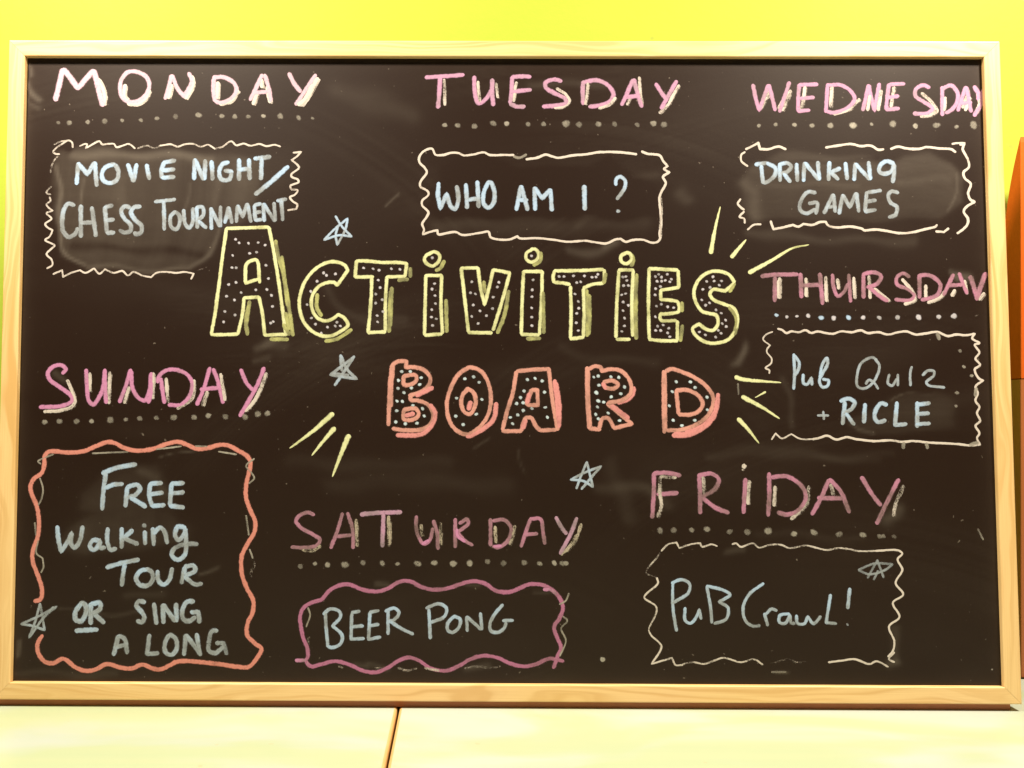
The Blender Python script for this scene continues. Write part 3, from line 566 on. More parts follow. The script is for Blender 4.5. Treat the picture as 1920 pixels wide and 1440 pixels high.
 ('border', 'orange wavy chalk marker border', 'orange 3.50 0.97 0.90 0;-4157,-2108 -4105,-2089 -4093,-2011 -4132,-1886 -4183,-1761 -4186,-1667 -4143,-1526 -4143,-1369 -4167,-1259 -4210,-1164 -4225,-1093 -4198,-1030 -4128,-974 -4106,-895 -4108,-832 -4081,-792 -4030,-781 -3902,-792 -3759,-780 -3649,-735 -3555,-700 -3491,-703 -3394,-750 -3282,-774 -3139,-757 -3029,-717 -2918,-693 -2838,-717 -2741,-756 -2630,-744 -2551,-720 -2471,-723 -2375,-770 -2295,-818 -2262,-873 -2276,-968 -2298,-1078 -2296,-1189 -2254,-1306 -2213,-1393 -2216,-1487 -2277,-1597 -2326,-1707 -2320,-1863 -2273,-1987 -2216,-2096 -2222,-2205 -2260,-2283 -2265,-2392 -2201,-2461 -2137,-2515 -2168,-2585 -2245,-2670 -2355,-2670 -2512,-2648 -2874,-2627 -2936,-2658 -3030,-2697 -3093,-2689 -3188,-2656 -3281,-2690 -3376,-2683 -3502,-2653 -3596,-2699 -3690,-2712 -3785,-2677 -3865,-2616 -3897,-2608 -3975,-2647 -4054,-2632 -4111,-2555 -4118,-2477 -4080,-2407', [('old_border', 'faint grey older border line', 'grey 1.43 0.40 0.40 0;-4029,-808 -4108,-840 -4163,-872 -4138,-895 / -4142,-1022 -4112,-1116 -4125,-1211 -4151,-1262 / -3679,-799 -3488,-790 -3361,-785 / -3107,-760 -2980,-746 -2885,-733 / -2758,-732 -2654,-735 / -2550,-779 -2454,-794 -2390,-804 / -2231,-841 -2301,-905 -2252,-968 -2228,-1015 -2274,-1062 / -2293,-1346 -2266,-1518 / -2256,-1644 -2227,-1722 / -4097,-1729 -4087,-1808 -4106,-1855 / -4176,-1416 -4163,-1526 / -4141,-1573 -4154,-1683 -4097,-1729|cream 2.38 0.50 0.50 0;-2227,-1722 -2210,-1784 -2236,-1831 -2243,-1891')]),
 ('word', 'pale blue chalk word FREE', 'blue 3.66 0.90 0.60 0;-3555,-980 -3572,-1130 -3578,-1296 / -3584,-976 -3453,-925 -3287,-895 / -3560,-1107 -3481,-1076 -3402,-1070 / -3361,-1101 -3371,-1268 / -3360,-1098 -3274,-1077 -3245,-1113 -3288,-1169 -3348,-1185 / -3327,-1188 -3190,-1271 / -3155,-1069 -3161,-1176 -3132,-1263 / -3155,-1066 -3052,-1061 / -3153,-1160 -3042,-1146 / -3135,-1264 -3024,-1256 / -2965,-1068 -2975,-1254 / -2965,-1065 -2857,-1060 / -2971,-1152 -2855,-1142 / -2976,-1260 -2852,-1277', []),
 ('ray', None, 'yellow 3.81 0.95 0.85 2;-1534,-438 -1710,-594 -1908,-742', []),
 ('ray', None, 'yellow 3.50 0.95 0.85 2;-1517,-566 -1614,-681 -1712,-805', []),
 ('ray', None, 'yellow 4.13 0.95 0.85 2;-1390,-632 -1440,-758 -1527,-990', []),
 ('word', 'pale blue chalk word Walking', 'blue 3.66 0.75 0.50 0;-3975,-1450 -3959,-1572 -3933,-1669! -3872,-1572 -3844,-1506! -3847,-1603 -3815,-1634 -3769,-1571 -3749,-1449 / -3603,-1566 -3658,-1574 -3679,-1626 -3640,-1654 -3597,-1602 -3592,-1568! -3585,-1633 -3545,-1633 / -3526,-1464 -3523,-1586 -3490,-1653 -3446,-1641 / -3399,-1463 -3395,-1633 / -3304,-1479 -3378,-1549! -3253,-1601 / -3193,-1491 -3188,-1600 / -3122,-1462 -3109,-1608 / -3111,-1509 -3059,-1454 -3018,-1490 -2992,-1592 / -2834,-1453 -2901,-1446 -2921,-1521 -2890,-1565 -2839,-1505 -2834,-1458! -2825,-1568 -2832,-1693 -2894,-1737 -2949,-1693 -2920,-1635 -2818,-1599 -2723,-1599|blue 2.38 0.40;-3199,-1437', []),
 ('word', 'pale blue chalk word TOUR', 'blue 3.66 0.70 0.50 0;-3525,-1807 -3384,-1767 -3242,-1738 / -3364,-1777 -3378,-1883 -3385,-1966 / -3161,-1823 -3224,-1838 -3260,-1898 -3229,-1957 -3157,-1965 -3111,-1913 -3124,-1846 -3169,-1819 / -3072,-1838 -3061,-1921 -3015,-1956 -2964,-1912 -2943,-1814 / -2829,-1806 -2855,-1943 / -2829,-1798 -2751,-1790 -2737,-1833 -2840,-1881 / -2827,-1888 -2731,-1955 -2676,-1945', []),
 ('word', 'pale blue chalk word OR', 'blue 3.97 0.70 0.50 0;-3738,-2121 -3789,-2196 -3787,-2266 -3741,-2279 -3697,-2211 -3706,-2137 -3746,-2118 / -3658,-2129 -3652,-2301 / -3652,-2129 -3575,-2121 -3574,-2172 -3637,-2211 / -3621,-2219 -3536,-2293', [('underline', None, 'blue 3.66 0.80 0.60 0;-3784,-2364 -3592,-2352')]),
 ('word', 'pale blue chalk word SING', 'blue 3.81 0.60 0.45 0;-3178,-2111 -3230,-2104 -3253,-2140 -3207,-2194 -3178,-2240 -3197,-2284 -3241,-2276 / -3097,-2126 -3070,-2299 / -3008,-2291 -3018,-2134 / -3014,-2134 -2906,-2275 / -2891,-2275 -2901,-2126 / -2744,-2102 -2804,-2108 -2842,-2177 -2832,-2259 -2780,-2274 -2728,-2241 / -2765,-2197 -2702,-2196! -2690,-2285', []),
 ('word', 'pale blue chalk word A', 'blue 3.66 0.55 0.45 0;-3442,-2572 -3405,-2407 / -3402,-2407 -3351,-2430 -3324,-2556 / -3428,-2505 -3334,-2483', []),
 ('word', 'pale blue chalk word LONG', 'blue 3.66 0.55 0.45 0;-3131,-2398 -3137,-2473 -3149,-2563! -3049,-2556 / -2958,-2398 -2992,-2472 -2983,-2547 -2930,-2570 -2887,-2518 -2897,-2428 -2950,-2391 / -2820,-2569 -2807,-2397 / -2804,-2397 -2671,-2568 / -2680,-2561 -2712,-2389 / -2531,-2357 -2578,-2365 -2600,-2440 -2598,-2532 -2545,-2552 -2480,-2504 / -2536,-2466 -2475,-2465! -2443,-2560', []),
 ('star', 'grey chalk star on the orange border', 'blue 2.07 0.38 0.38 0;-4109,-2128 -4085,-2229 -4062,-2358! -4174,-2322 -4269,-2307! -4129,-2244 -3961,-2153! -4066,-2244 -4194,-2423! -4144,-2276 -4107,-2128|blue 1.91 0.32 0.32 0;-3989,-2158 -4073,-2252 -4179,-2400', []),
 ('title_letter', 'yellow outlined chalk letter A', 'yellow 2.84 0.84 0.77 0;-2520,1233 -2330,1240 -2140,1247 / -2520,1233 -2548,1003 -2581,687 -2608,452 -2637,275 / -2637,269 -2520,269 -2397,276 / -2397,276 -2361,452 -2348,603 / -2348,603 -2214,610 / -2214,610 -2179,453 -2156,264 / -2156,264 -2039,271 -1958,271 / -2136,1245 -2091,1043 -2033,715 -1967,277 / -2340,740 -2330,911 -2279,944 -2240,944 -2210,741 / -2340,734 -2223,774', [('drop_shadow', None, 'olive 3.23 0.65 0.65 0;-2073,1122 -2051,1004 -1996,820 -1953,584 -1902,264 / -2014,978 -1982,741 -1952,532 / -1988,362 -1935,271 / -1971,466 -1936,323 / -2298,570 -2313,453 -2326,348 / -2304,531 -2327,400 -2312,270 / -2103,229 -1947,229'), ('letter_dots', None, 'white 1.55 0.80;-2435,1135 -2403,1102 -2318,1099 -2231,1105 -2166,1083 -2305,1007 -2243,1017 -2459,988 -2462,877 -2425,875 -2156,898 -2424,742 -2490,723 -2131,778 -2142,679 -2243,675 -2375,650 -2506,617 -2102,627 -2435,583 -2090,525 -2519,478 -2427,446 -2528,384 -2103,375 -2082,388')]),
 ('title_letter', 'yellow outlined chalk letter C', 'yellow 2.84 0.84 0.77 0;-1512,716 -1416,854! -1443,900 -1554,933 -1684,886 -1799,755 -1849,584 -1834,454 -1780,349 -1675,272 -1571,259 -1468,305 -1410,357 -1436,416 -1496,455! -1547,415 -1612,396 -1690,428 -1737,519 -1732,624 -1681,703 -1604,742 -1532,742 -1512,716', [('drop_shadow', None, 'olive 3.23 0.65 0.65 0;-1687,637 -1692,520 -1649,441 / -1609,213 -1506,233 -1377,318'), ('letter_dots', None, 'white 1.55 0.80;-1634,831 -1608,808 -1528,821 -1691,755 -1748,662 -1779,542 -1738,421 -1701,365 -1593,340 -1523,350 -1508,383 -1477,350 -1647,285')]),
 ('title_letter', 'yellow outlined chalk letter T', 'yellow 2.84 0.84 0.77 0;-1339,940 -1241,940 -1110,927 -980,928 -889,921 / -886,921 -898,803 / -901,800 -1063,796 / -1063,796 -1074,560 -1071,312 / -1071,299 -1227,292 / -1227,292 -1204,586 -1200,796 / -1187,796 -1350,795 / -1350,795 -1339,940', [('drop_shadow', None, 'olive 3.23 0.65 0.65 0;-1017,698 -1029,352 / -1030,665 -1039,299 / -853,875 -852,797 / -874,777 -959,764'), ('letter_dots', None, 'white 1.55 0.80;-1274,877 -1188,869 -1134,856 -1023,870 -947,865 -1140,766 -1122,698 -1162,639 -1102,589 -1162,558 -1095,482 -1146,445 -1142,388')]),
 ('title_letter', 'yellow outlined chalk letter I with round dot', 'yellow 2.84 0.84 0.77 0;-655,1020 -713,987 -726,954 -693,909 -647,896 -596,942 -590,994 -629,1023 -668,1018 / -712,810 -569,810 / -569,810 -573,549 -558,288 / -565,281 -714,268 / -720,274 -716,535 -712,810', [('drop_shadow', None, 'olive 3.23 0.65 0.65 0;-547,942 -582,876 -621,856 / -528,588 -520,301'), ('letter_dots', None, 'white 1.55 0.80;-655,970 -632,736 -655,687 -628,627 -623,555 -656,500 -658,433 -614,417 -648,357')]),
 ('title_letter', 'yellow outlined chalk letter V', 'yellow 2.84 0.84 0.77 0;-393,877 -242,880 / -242,880 -222,723 -182,546! -137,723 -105,864 / -105,864 45,835 / 45,835 -20,592 -103,318 / -116,292 -325,295 / -393,877 -359,589 -325,302', [('drop_shadow', None, 'olive 3.23 0.65 0.65 0;35,671 -4,449 -64,292 / -189,755 -182,657'), ('letter_dots', None, 'white 1.55 0.80;-296,754 -308,653 -264,643 -283,543 -296,439 -223,490 -164,446 -239,376 -53,749 -67,706 -103,614 -109,511')]),
 ('title_letter', 'yellow outlined chalk letter I with round dot', 'yellow 2.84 0.84 0.77 0;246,1052 194,1012 194,960 239,933 291,960 304,1012 272,1052 239,1052 / 168,848 337,848 / 337,848 331,593 312,280 / 306,274 150,280 / 150,286 156,554 168,848', [('drop_shadow', None, 'olive 3.23 0.65 0.65 0;324,1019 320,947 259,905 / 344,659 352,293 / 202,241 319,244'), ('letter_dots', None, 'white 1.55 0.80;239,990 255,772 247,682 245,620 243,517 244,435 245,358')]),
 ('title_letter', 'yellow outlined chalk letter T', 'yellow 2.84 0.84 0.77 0;448,855 591,856 721,859 883,869 / 896,863 896,752 / 890,745 786,732 708,699 / 708,692 714,477 707,262 / 707,255 591,239 / 591,248 597,476 591,712 / 584,731 526,744 448,750 / 441,750 435,803 448,855', [('drop_shadow', None, 'olive 3.23 0.65 0.65 0;736,679 746,451 740,268 / 760,634 762,399 753,281 / 909,830 892,745'), ('letter_dots', None, 'white 1.55 0.80;489,803 532,803 618,809 717,809 785,796 821,799 837,823 648,748 682,755 631,645 661,577 665,516 648,470 643,385 661,314')]),
 ('title_letter', 'yellow outlined chalk letter I with round dot', 'yellow 2.84 0.84 0.77 0;1092,1021 1046,988 1053,935 1098,922 1137,955 1131,1008 1092,1025 / 1026,863 1156,864 / 1156,857 1142,556 1148,269 / 1122,237 1005,237 / 999,256 1006,530 1026,857', [('drop_shadow', None, 'olive 3.23 0.65 0.65 0;1144,1001 1157,949 1137,903 / 1186,824 1177,530 1180,244 / 1167,792 1162,530 1167,269'), ('letter_dots', None, 'white 1.55 0.80;1059,800 1089,804 1098,768 1068,723 1112,723 1052,639 1086,650 1065,574 1111,543 1062,495 1077,428 1074,358 1051,308')]),
 ('title_letter', 'yellow outlined chalk letter E', 'yellow 2.84 0.84 0.77 0;1299,877 1423,871 1553,865 / 1559,858 1565,707 / 1565,707 1402,681 / 1402,681 1402,596 / 1402,596 1499,590 1557,570 1563,492 1498,472 1395,465 / 1395,465 1401,413 1537,407 / 1550,401 1549,232 / 1549,225 1419,225 1297,237 / 1297,244 1291,557 1299,877', [('drop_shadow', None, 'olive 3.23 0.65 0.65 0;1590,570 1592,492 / 1595,362 1577,225'), ('letter_dots', None, 'white 1.55 0.80;1356,805 1384,825 1410,800 1462,825 1499,781 1369,762 1411,763 1442,769 1485,758 1401,714 1357,695 1352,639 1363,537 1406,554 1463,532 1518,524 1353,441 1373,356 1423,367 1472,338 1355,318 1400,317 1462,296 1482,261')]),
 ('title_letter', 'yellow outlined chalk letter S', 'yellow 2.84 0.84 0.77 0;2065,755 2020,820 1942,852 1838,846 1747,780 1701,675 1713,584 1771,493 1835,473 1900,454 1912,376 1873,323 1808,330 1744,378! 1685,336 1717,271 1807,213 1911,207 2015,246 2080,350 2088,441 2056,519 1966,558 1875,597 1843,649 1876,689 1941,682 1980,676! 2065,748', [('drop_shadow', None, 'olive 3.23 0.65 0.65 0;2017,532 2081,428 2063,285 / 2065,741 2022,669'), ('letter_dots', None, 'white 1.55 0.80;1872,804 1816,762 1883,766 1949,766 1928,727 1846,707 1781,690 1770,594 1840,568 1804,547 1896,505 1944,475 1982,412 1952,381 1987,356 1917,320 1747,305 1800,278 1941,294 1892,260')]),
 ('title_letter', 'coral outlined chalk letter B', 'coral 3.36 0.84 0.77 0;-1009,-1 -1026,-176 -1031,-370 -1036,-538 / -998,-8 -1012,-176 -1015,-370 / -1009,-1 -957,31 -873,36 / -879,36 -885,-27 / -885,-20 -801,-20 -710,-52 -664,-123 -683,-188 -748,-240 -851,-273 / -838,-273 -837,-312 -773,-318 -682,-356 -636,-446 -668,-537 -745,-576 -874,-583 -996,-570 / -904,-98 -801,-91 -787,-130 -826,-169 -897,-176 -904,-98 / -901,-402 -798,-389 -765,-434 -797,-479 -894,-486 -904,-409', [('drop_shadow', None, 'rosefill 3.87 0.85 0.85 0;-881,-454 -810,-434 / -644,-201 -786,-273 / -663,-356 -623,-421 -635,-511 -731,-614 -957,-628'), ('letter_dots', None, 'palebluedot 1.81 0.80;-921,-58 -844,-58 -746,-113 -949,-137 -758,-174 -952,-210 -832,-205 -899,-247 -960,-324 -912,-326 -818,-361 -731,-390 -963,-410 -716,-456 -969,-510 -883,-526 -780,-520')]),
 ('title_letter', 'coral outlined chalk letter O', 'coral 3.36 0.84 0.77 0;-322,-19 -412,-84 -483,-213 -514,-356 -494,-485 -435,-575 -331,-619 -229,-561 -152,-458 -120,-316 -140,-174 -205,-57 -296,-19 -335,-21 / -321,-206 -372,-265 -385,-329 -365,-407 -313,-439 -268,-381 -256,-303 -282,-239 -321,-213', [('drop_shadow', None, 'rosefill 3.87 0.85 0.85 0;-301,-329 -320,-394 / -72,-341 -97,-483 -216,-587 -331,-639'), ('letter_dots', None, 'palebluedot 1.81 0.80;-355,-121 -276,-104 -226,-153 -428,-295 -201,-306 -434,-456 -250,-438 -367,-531')]),
 ('title_letter', 'coral outlined chalk letter A', 'coral 3.36 0.84 0.77 0;112,-52 255,-38 403,-31 / 106,-58 74,-252 29,-395 -15,-575 / -15,-588 75,-588 153,-588 / 153,-581 191,-472 242,-465 / 242,-465 288,-549 320,-581 / 320,-581 462,-574 / 477,-574 429,-303 397,-31 / 242,-220 294,-219! 300,-355! 204,-355 / 242,-220 197,-349', [('drop_shadow', None, 'rosefill 3.87 0.85 0.85 0;449,-135 471,-316 481,-509 / 462,-161 490,-355 488,-548 / 191,-491 165,-562 / 223,-252 203,-336'), ('letter_dots', None, 'palebluedot 1.81 0.80;206,-128 274,-116 337,-138 176,-230 358,-239 145,-288 109,-342 170,-336 365,-376 246,-385 170,-403 120,-443 54,-466 384,-463 75,-522')]),
 ('title_letter', 'coral outlined chalk letter R', 'coral 3.36 0.84 0.77 0;740,-17 739,-250 758,-560 / 749,-24 748,-250 765,-547 / 759,-30 811,-4 862,-17 875,-56 / 875,-49 966,-30 1056,-55 1120,-133 1133,-236 1068,-301 926,-334 / 920,-340 1029,-430 1138,-520! 977,-559 / 977,-553 926,-469 874,-469 / 868,-476 848,-560 / 855,-572 758,-560 / 888,-146 965,-133 1017,-172 978,-204 901,-198', [('drop_shadow', None, 'rosefill 3.87 0.85 0.85 0;881,-159 907,-205 / 1159,-197 1133,-275 1017,-333 / 958,-359 1106,-469'), ('letter_dots', None, 'palebluedot 1.42 0.80;800,-103|palebluedot 1.81 0.80;840,-94 953,-101 1024,-105 845,-175 1074,-189|palebluedot 2.20 0.80;823,-242|palebluedot 1.81 0.80;1040,-251|palebluedot 2.20 0.80;841,-315|palebluedot 1.81 0.80;888,-327 956,-279 832,-371 816,-436 927,-425 840,-476 1029,-491')]),
 ('title_letter', 'coral outlined chalk letter D', 'coral 3.36 0.84 0.77 0;1424,-48 1423,-313 1428,-596 / 1433,-54 1435,-313 1436,-583 / 1444,-48 1496,-28 1586,-54 1702,-105 1817,-195 1868,-299 1828,-428 1724,-518 1582,-570 1454,-577 / 1536,-222 1555,-428 / 1533,-222 1623,-215 1726,-260 1771,-338 1738,-402 1661,-435 1558,-435', [('drop_shadow', None, 'rosefill 3.87 0.85 0.85 0;1909,-253 1886,-402 1776,-531 1621,-596 / 1900,-311 1867,-453 1750,-569 1621,-619 1505,-622 / 1750,-544 1621,-606 1518,-609'), ('letter_dots', None, 'palebluedot 1.81 0.80;1536,-142 1663,-144 1704,-193 1501,-231 1810,-279 1473,-358 1813,-392 1507,-488 1699,-486 1584,-534')]),
 ('star', 'pale blue chalk star under the tuesday box', 'blue 1.94 0.80 0.70 0;-1534,1348 -1480,1262 -1387,1163! -1499,1174 -1633,1131! -1558,1213 -1425,1327! -1443,1229 -1514,1087! -1529,1176 -1509,1263', []),
 ('star', 'grey blue chalk star left of the coral word', 'blue 2.45 0.60 0.50 0;-1519,-183 -1437,-59 -1350,77 / -1471,87 -1466,12 -1456,-53 / -1469,83 -1411,-40 -1325,-126! -1560,-90! -1463,-14 -1361,64|blue 2.07 0.50 0.50 0;-1534,-76 -1398,-92', []),
 ('star', 'pale blue chalk star left of the word friday', 'blue 2.03 0.70 0.60 0;644,-1096 686,-979 736,-861! 761,-962 790,-1079! 702,-1029 593,-1018! 719,-954 862,-898! 770,-1004 689,-1101', []),
 ('star', 'grey flattened star inside the friday box', 'blue 1.91 0.30 0.30 0;3137,-1801 3280,-1746 3436,-1752! 3373,-1801 3231,-1840 3137,-1806 / 3215,-1871 3304,-1718! 3356,-1867 / 3269,-1886 3307,-1809', []),
 ('ray', None, 'yellow 3.34 0.95 0.80 2;2067,-98 2125,-118 2465,-147', []),
 ('ray', None, 'yellow 3.62 0.95 0.80 2;2127,-275 2296,-365 2448,-464', []),
 ('ray', None, 'yellow 3.34 0.95 0.80 2;2087,-472 2169,-559 2265,-683', []),
 ('ray', None, 'yellow 1.67 0.80 0.80 1;2242,-281 2332,-231', []),
 ('heading', 'pink chalk word THURSDAY', '', [('letter', None, 'cream 2.96 0.78 0.78 0;2472,794 2468,614 / 2460,769 2458,617|cream 1.66 0.56 0.56 0;2485,786 2480,605 / 2473,760 2471,608|dullpink 3.48 0.70 0.75 0;2309,810 2407,823 2631,828 / 2428,797 2425,586'), ('letter', None, 'cream 2.96 0.78 0.78 0;2707,790 2709,631 / 2885,805 2888,587|cream 1.66 0.56 0.56 0;2720,782 2722,623 / 2897,796 2901,578|dullpink 3.48 0.70 0.75 0;2659,832 2664,621 / 2833,833 2853,561 / 2671,727 2825,734'), ('letter', None, 'cream 2.96 0.78 0.78 0;2989,784 2999,700 / 3136,798 3144,613|cream 1.66 0.56 0.56 0;3002,776 3012,691 / 3149,790 3157,604|dullpink 3.06 0.70 0.75 0;2945,826 2957,699 2991,632 3047,672 3083,742 / 3092,826 3104,583'), ('letter', None, 'cream 2.96 0.78 0.78 0;3273,813 3280,616 / 3320,698 3450,591 / 3340,665 3436,588|cream 1.66 0.56 0.56 0;3286,805 3293,608 / 3332,689 3463,583 / 3353,657 3449,580|dullpink 3.34 0.70 0.75 0;3224,834 3221,619 / 3224,834 3329,847 3382,810 3341,743 3257,714 / 3271,714 3367,633 3436,591'), ('letter', None, 'cream 2.96 0.78 0.78 0;3572,785 3661,673 3680,603 3589,561|cream 1.66 0.56 0.56 0;3585,777 3673,665 3693,595 3602,552|dullpink 3.06 0.70 0.75 0;3635,807 3580,839 3524,804 3523,743 3633,687 3678,638 3645,599 3506,602'), ('letter', None, 'cream 2.96 0.78 0.78 0;3780,730 3779,617 / 3798,575 3910,625 3953,681|cream 1.66 0.56 0.56 0;3793,721 3792,609 / 3811,567 3923,616 3966,673|dullpink 3.34 0.70 0.75 0;3726,825 3722,620 / 3726,821 3817,821 3910,744 3883,646 3743,599'), ('letter', None, 'cream 2.96 0.78 0.78 0;4040,688 4011,639 / 4130,773 4148,657|cream 1.66 0.56 0.56 0;4053,680 4024,631 / 4142,764 4161,649|dullpink 3.20 0.70 0.75 0;3939,646 4029,829 / 4082,840 4148,660 / 3989,730 4108,738'), ('letter', None, 'cream 2.96 0.78 0.78 0;4301,661 4258,604|cream 1.66 0.56 0.56 0;4314,652 4271,596|dullpink 4.03 0.70 0.75 0;4182,812 4237,621 / 4319,841 4275,731 4233,607')]),
 ('dotted_underline', None, 'white 1.67 0.85;2531,444 2622,449|white 2.36 0.85;2723,454|white 2.64 0.85;2949,435|white 2.36 0.85;3213,439|white 2.50 0.85;3358,438 3521,441|white 2.92 0.85;3710,444|white 2.36 0.85;3891,448|white 2.92 0.85;4026,455|blue 2.23 0.95;2439,459|blue 2.78 0.95;2839,436 3085,439|cream 1.39 0.40 0.40 0;4182,456 4243,461', []),
 ('border', 'cream zigzag chalk border', 'cream 1.95 0.88 0.88 0;2450,336 2485,326 2526,298 2568,312 2638,306 2694,323 2749,299 2805,313 2874,299 2944,292 3014,314 3111,307 3195,324 3250,300 3347,308 3431,287 3528,308 3598,315 3681,288 3778,298 3876,312 3917,295 3972,274 4042,289 4125,282 4209,296! 4187,254 4249,212 4207,198 4247,128 4211,73 4251,17 4202,-25 4241,-108 4275,-122! 4205,-178 4224,-234 4202,-303 4235,-358 4213,-414 4239,-483 4197,-525 4230,-594 4208,-635 4234,-693! 4144,-702 4048,-691 3938,-685 3786,-678 3648,-665 3537,-672 3441,-659 3303,-666 3137,-650 3054,-632 2957,-653 2875,-619 2805,-640 2750,-651|cream 1.39 0.80 0.80 0;2750,-651 2639,-648 2557,-606! 2473,-644 2418,-600! 2383,-655 / 2401,308 2345,284 2317,242 2379,186! 2351,151 2350,123 2391,67 2384,25 2335,-17 2369,-37 2369,-65|grey 3.06 0.40 0.40 0;3876,302 3891,246 / 4211,-192 4203,-261 / 4144,-698 4214,-677 / 3558,-679 3550,-727 / 3758,-685 3766,-727', []),
 ('word', 'pale blue chalk word Pub', 'blue 2.50 0.85 0.70 0;2589,107 2594,-44 2585,-204 / 2599,93 2637,26 2622,-44 2594,-83 / 2670,-74 2673,-152 2704,-162 2743,-102! 2748,-166 / 2820,-99 2842,13 2885,73 2891,27 2841,-71 2815,-127 2839,-186 2885,-175 2896,-129 2847,-115', []),
 ('word', 'pale blue chalk word Quiz', 'blue 2.23 0.50 0.55 0;3329,59 3288,81 3190,28 3149,-98 3154,-178 3200,-199 3270,-167 3329,-83 3352,7 3315,67 / 3228,-156 3257,-121 3298,-142 3338,-199 / 3438,-72 3425,-150 3461,-171 3506,-111 / 3514,-72 3514,-170 / 3640,-2 3627,-48 3625,-170 / 3736,-78 3785,-36 3838,-43 3833,-82 3769,-138 3783,-165 3928,-186', []),
 ('plus_sign', None, 'blue 1.95 0.50 0.50 0;2794,-439 2891,-439 / 2845,-404 2850,-474', []),
 ('word', 'pale blue chalk word RICLE', 'blue 3.34 0.90 0.55 0;3038,-323 3015,-515 / 3000,-310 3074,-289 3126,-323 3100,-376 3033,-418 / 3047,-420 3118,-519 / 3218,-337 3206,-500 / 3412,-343 3364,-329 3317,-382 3302,-458 3333,-497 3396,-480 / 3502,-322 3481,-524! 3582,-513 / 3683,-321 3678,-538 / 3682,-339 3793,-327 / 3680,-423 3784,-417 / 3674,-514 3789,-507', []),
 ('heading', 'pink chalk word FRIDAY', '', [('letter', None, 'cream 3.17 0.68 0.68 0;1386,-993 1385,-1144 1398,-1244 1364,-1340 / 1391,-986 1525,-996|cream 1.77 0.49 0.49 0;1400,-1002 1399,-1152 1412,-1252 1378,-1349 / 1405,-995 1539,-1005|dullpink 3.55 0.78 0.65 0;1332,-960 1332,-1110 1316,-1349 / 1332,-960 1442,-953 1567,-976 / 1365,-1144 1541,-1131'), ('letter', None, 'cream 3.17 0.68 0.68 0;1770,-992 1779,-1142|cream 1.77 0.49 0.49 0;1784,-1000 1793,-1151|dullpink 3.55 0.78 0.65 0;1735,-968 1742,-1142 1741,-1309 / 1735,-975 1845,-960 1908,-1008 1877,-1092 1767,-1159 / 1767,-1176 1876,-1259 1992,-1305'), ('letter', None, 'cream 3.17 0.68 0.68 0;2179,-1024 2164,-1224|cream 1.77 0.49 0.49 0;2193,-1032 2178,-1233|dullpink 3.55 0.78 0.65 0;2146,-1007 2136,-1157 2126,-1304'), ('letter', None, 'cream 3.17 0.68 0.68 0;2407,-1073 2398,-1240 / 2707,-1072 2683,-1222 2547,-1359|cream 1.77 0.49 0.49 0;2421,-1082 2412,-1249 / 2721,-1081 2697,-1231 2561,-1368|dullpink 3.55 0.78 0.65 0;2356,-956 2356,-1140 2344,-1328 / 2381,-990 2515,-982 2648,-1072 2680,-1172 2612,-1281 2511,-1319 2431,-1300'), ('letter', None, 'cream 3.17 0.68 0.68 0;2900,-1055 2919,-1138|cream 1.77 0.49 0.49 0;2913,-1063 2932,-1147|dullpink 3.55 0.78 0.65 0;2732,-1315 2814,-1172 2884,-1014 / 2892,-1008 2983,-1104 3063,-1296 / 2789,-1173 2998,-1173'), ('letter', None, 'cream 3.17 0.68 0.68 0;3544,-1061 3474,-1219 3451,-1327|cream 1.77 0.49 0.49 0;3558,-1069 3488,-1228 3464,-1336|dullpink 3.55 0.78 0.65 0;3177,-987 3267,-1137 3340,-1233 / 3503,-1006 3417,-1169 3304,-1395|cream 2.70 0.70;2135,-893|cream 1.52 0.70;2125,-924')]),
 ('dotted_underline', None, 'grey 3.21 0.30;1384,-1464|grey 2.87 0.30;1504,-1460|grey 2.70 0.30;1665,-1459|grey 3.21 0.30;1800,-1452|grey 3.04 0.30;2001,-1471|grey 3.21 0.30;2158,-1474|grey 3.72 0.30;2340,-1465|grey 3.21 0.30;2572,-1489|grey 3.72 0.30;2748,-1476|grey 3.38 0.30;2972,-1491|grey 3.55 0.30;3180,-1495|grey 2.70 0.30;3327,-1506|grey 2.36 0.30;3360,-1506 3456,-1507', []),
 ('border', 'dim cream wavy chalk border', 'cream 1.52 0.72 0.72 0;1396,-1643 1455,-1585 1530,-1568! 1555,-1617! 1656,-1584 1739,-1572! 1756,-1605 1839,-1583 1889,-1599 / 2023,-1582 2057,-1574 2098,-1604 2207,-1573 2257,-1610 2357,-1586 2458,-1586 2524,-1613 2675,-1591 2758,-1608 2858,-1629 2958,-1612 3058,-1620 3125,-1636 3325,-1635|cream 1.69 0.88 0.88 0;3291,-1635 3492,-1631 3524,-1659 3482,-1709 3522,-1800 3461,-1916 3526,-2015 3433,-2089 3489,-2212 3396,-2295 3440,-2426 3425,-2508 3383,-2557|cream 1.75 0.82 0.82 0;2859,-2608 2984,-2592 3093,-2581 3217,-2622 3280,-2598 3381,-2644 / 3436,-2605 3390,-2575 3438,-2520|cream 1.43 0.50 0.50 0;2359,-2618 2516,-2583 2578,-2609 2672,-2604|cream 1.59 0.72 0.72 0;1578,-2629 1672,-2613 1765,-2628 1859,-2597 1938,-2574 2094,-2611 2203,-2585 2281,-2631|cream 1.59 0.76 0.76 0;1578,-2637 1515,-2637 1484,-2576! 1304,-2630! 1391,-2476 1298,-2376 1282,-2329 1346,-2190 1346,-2128 1244,-2050 1363,-1926 1355,-1879|cream 1.43 0.55 0.55 0;1355,-1879 1261,-1833 1364,-1692 1380,-1660', []),
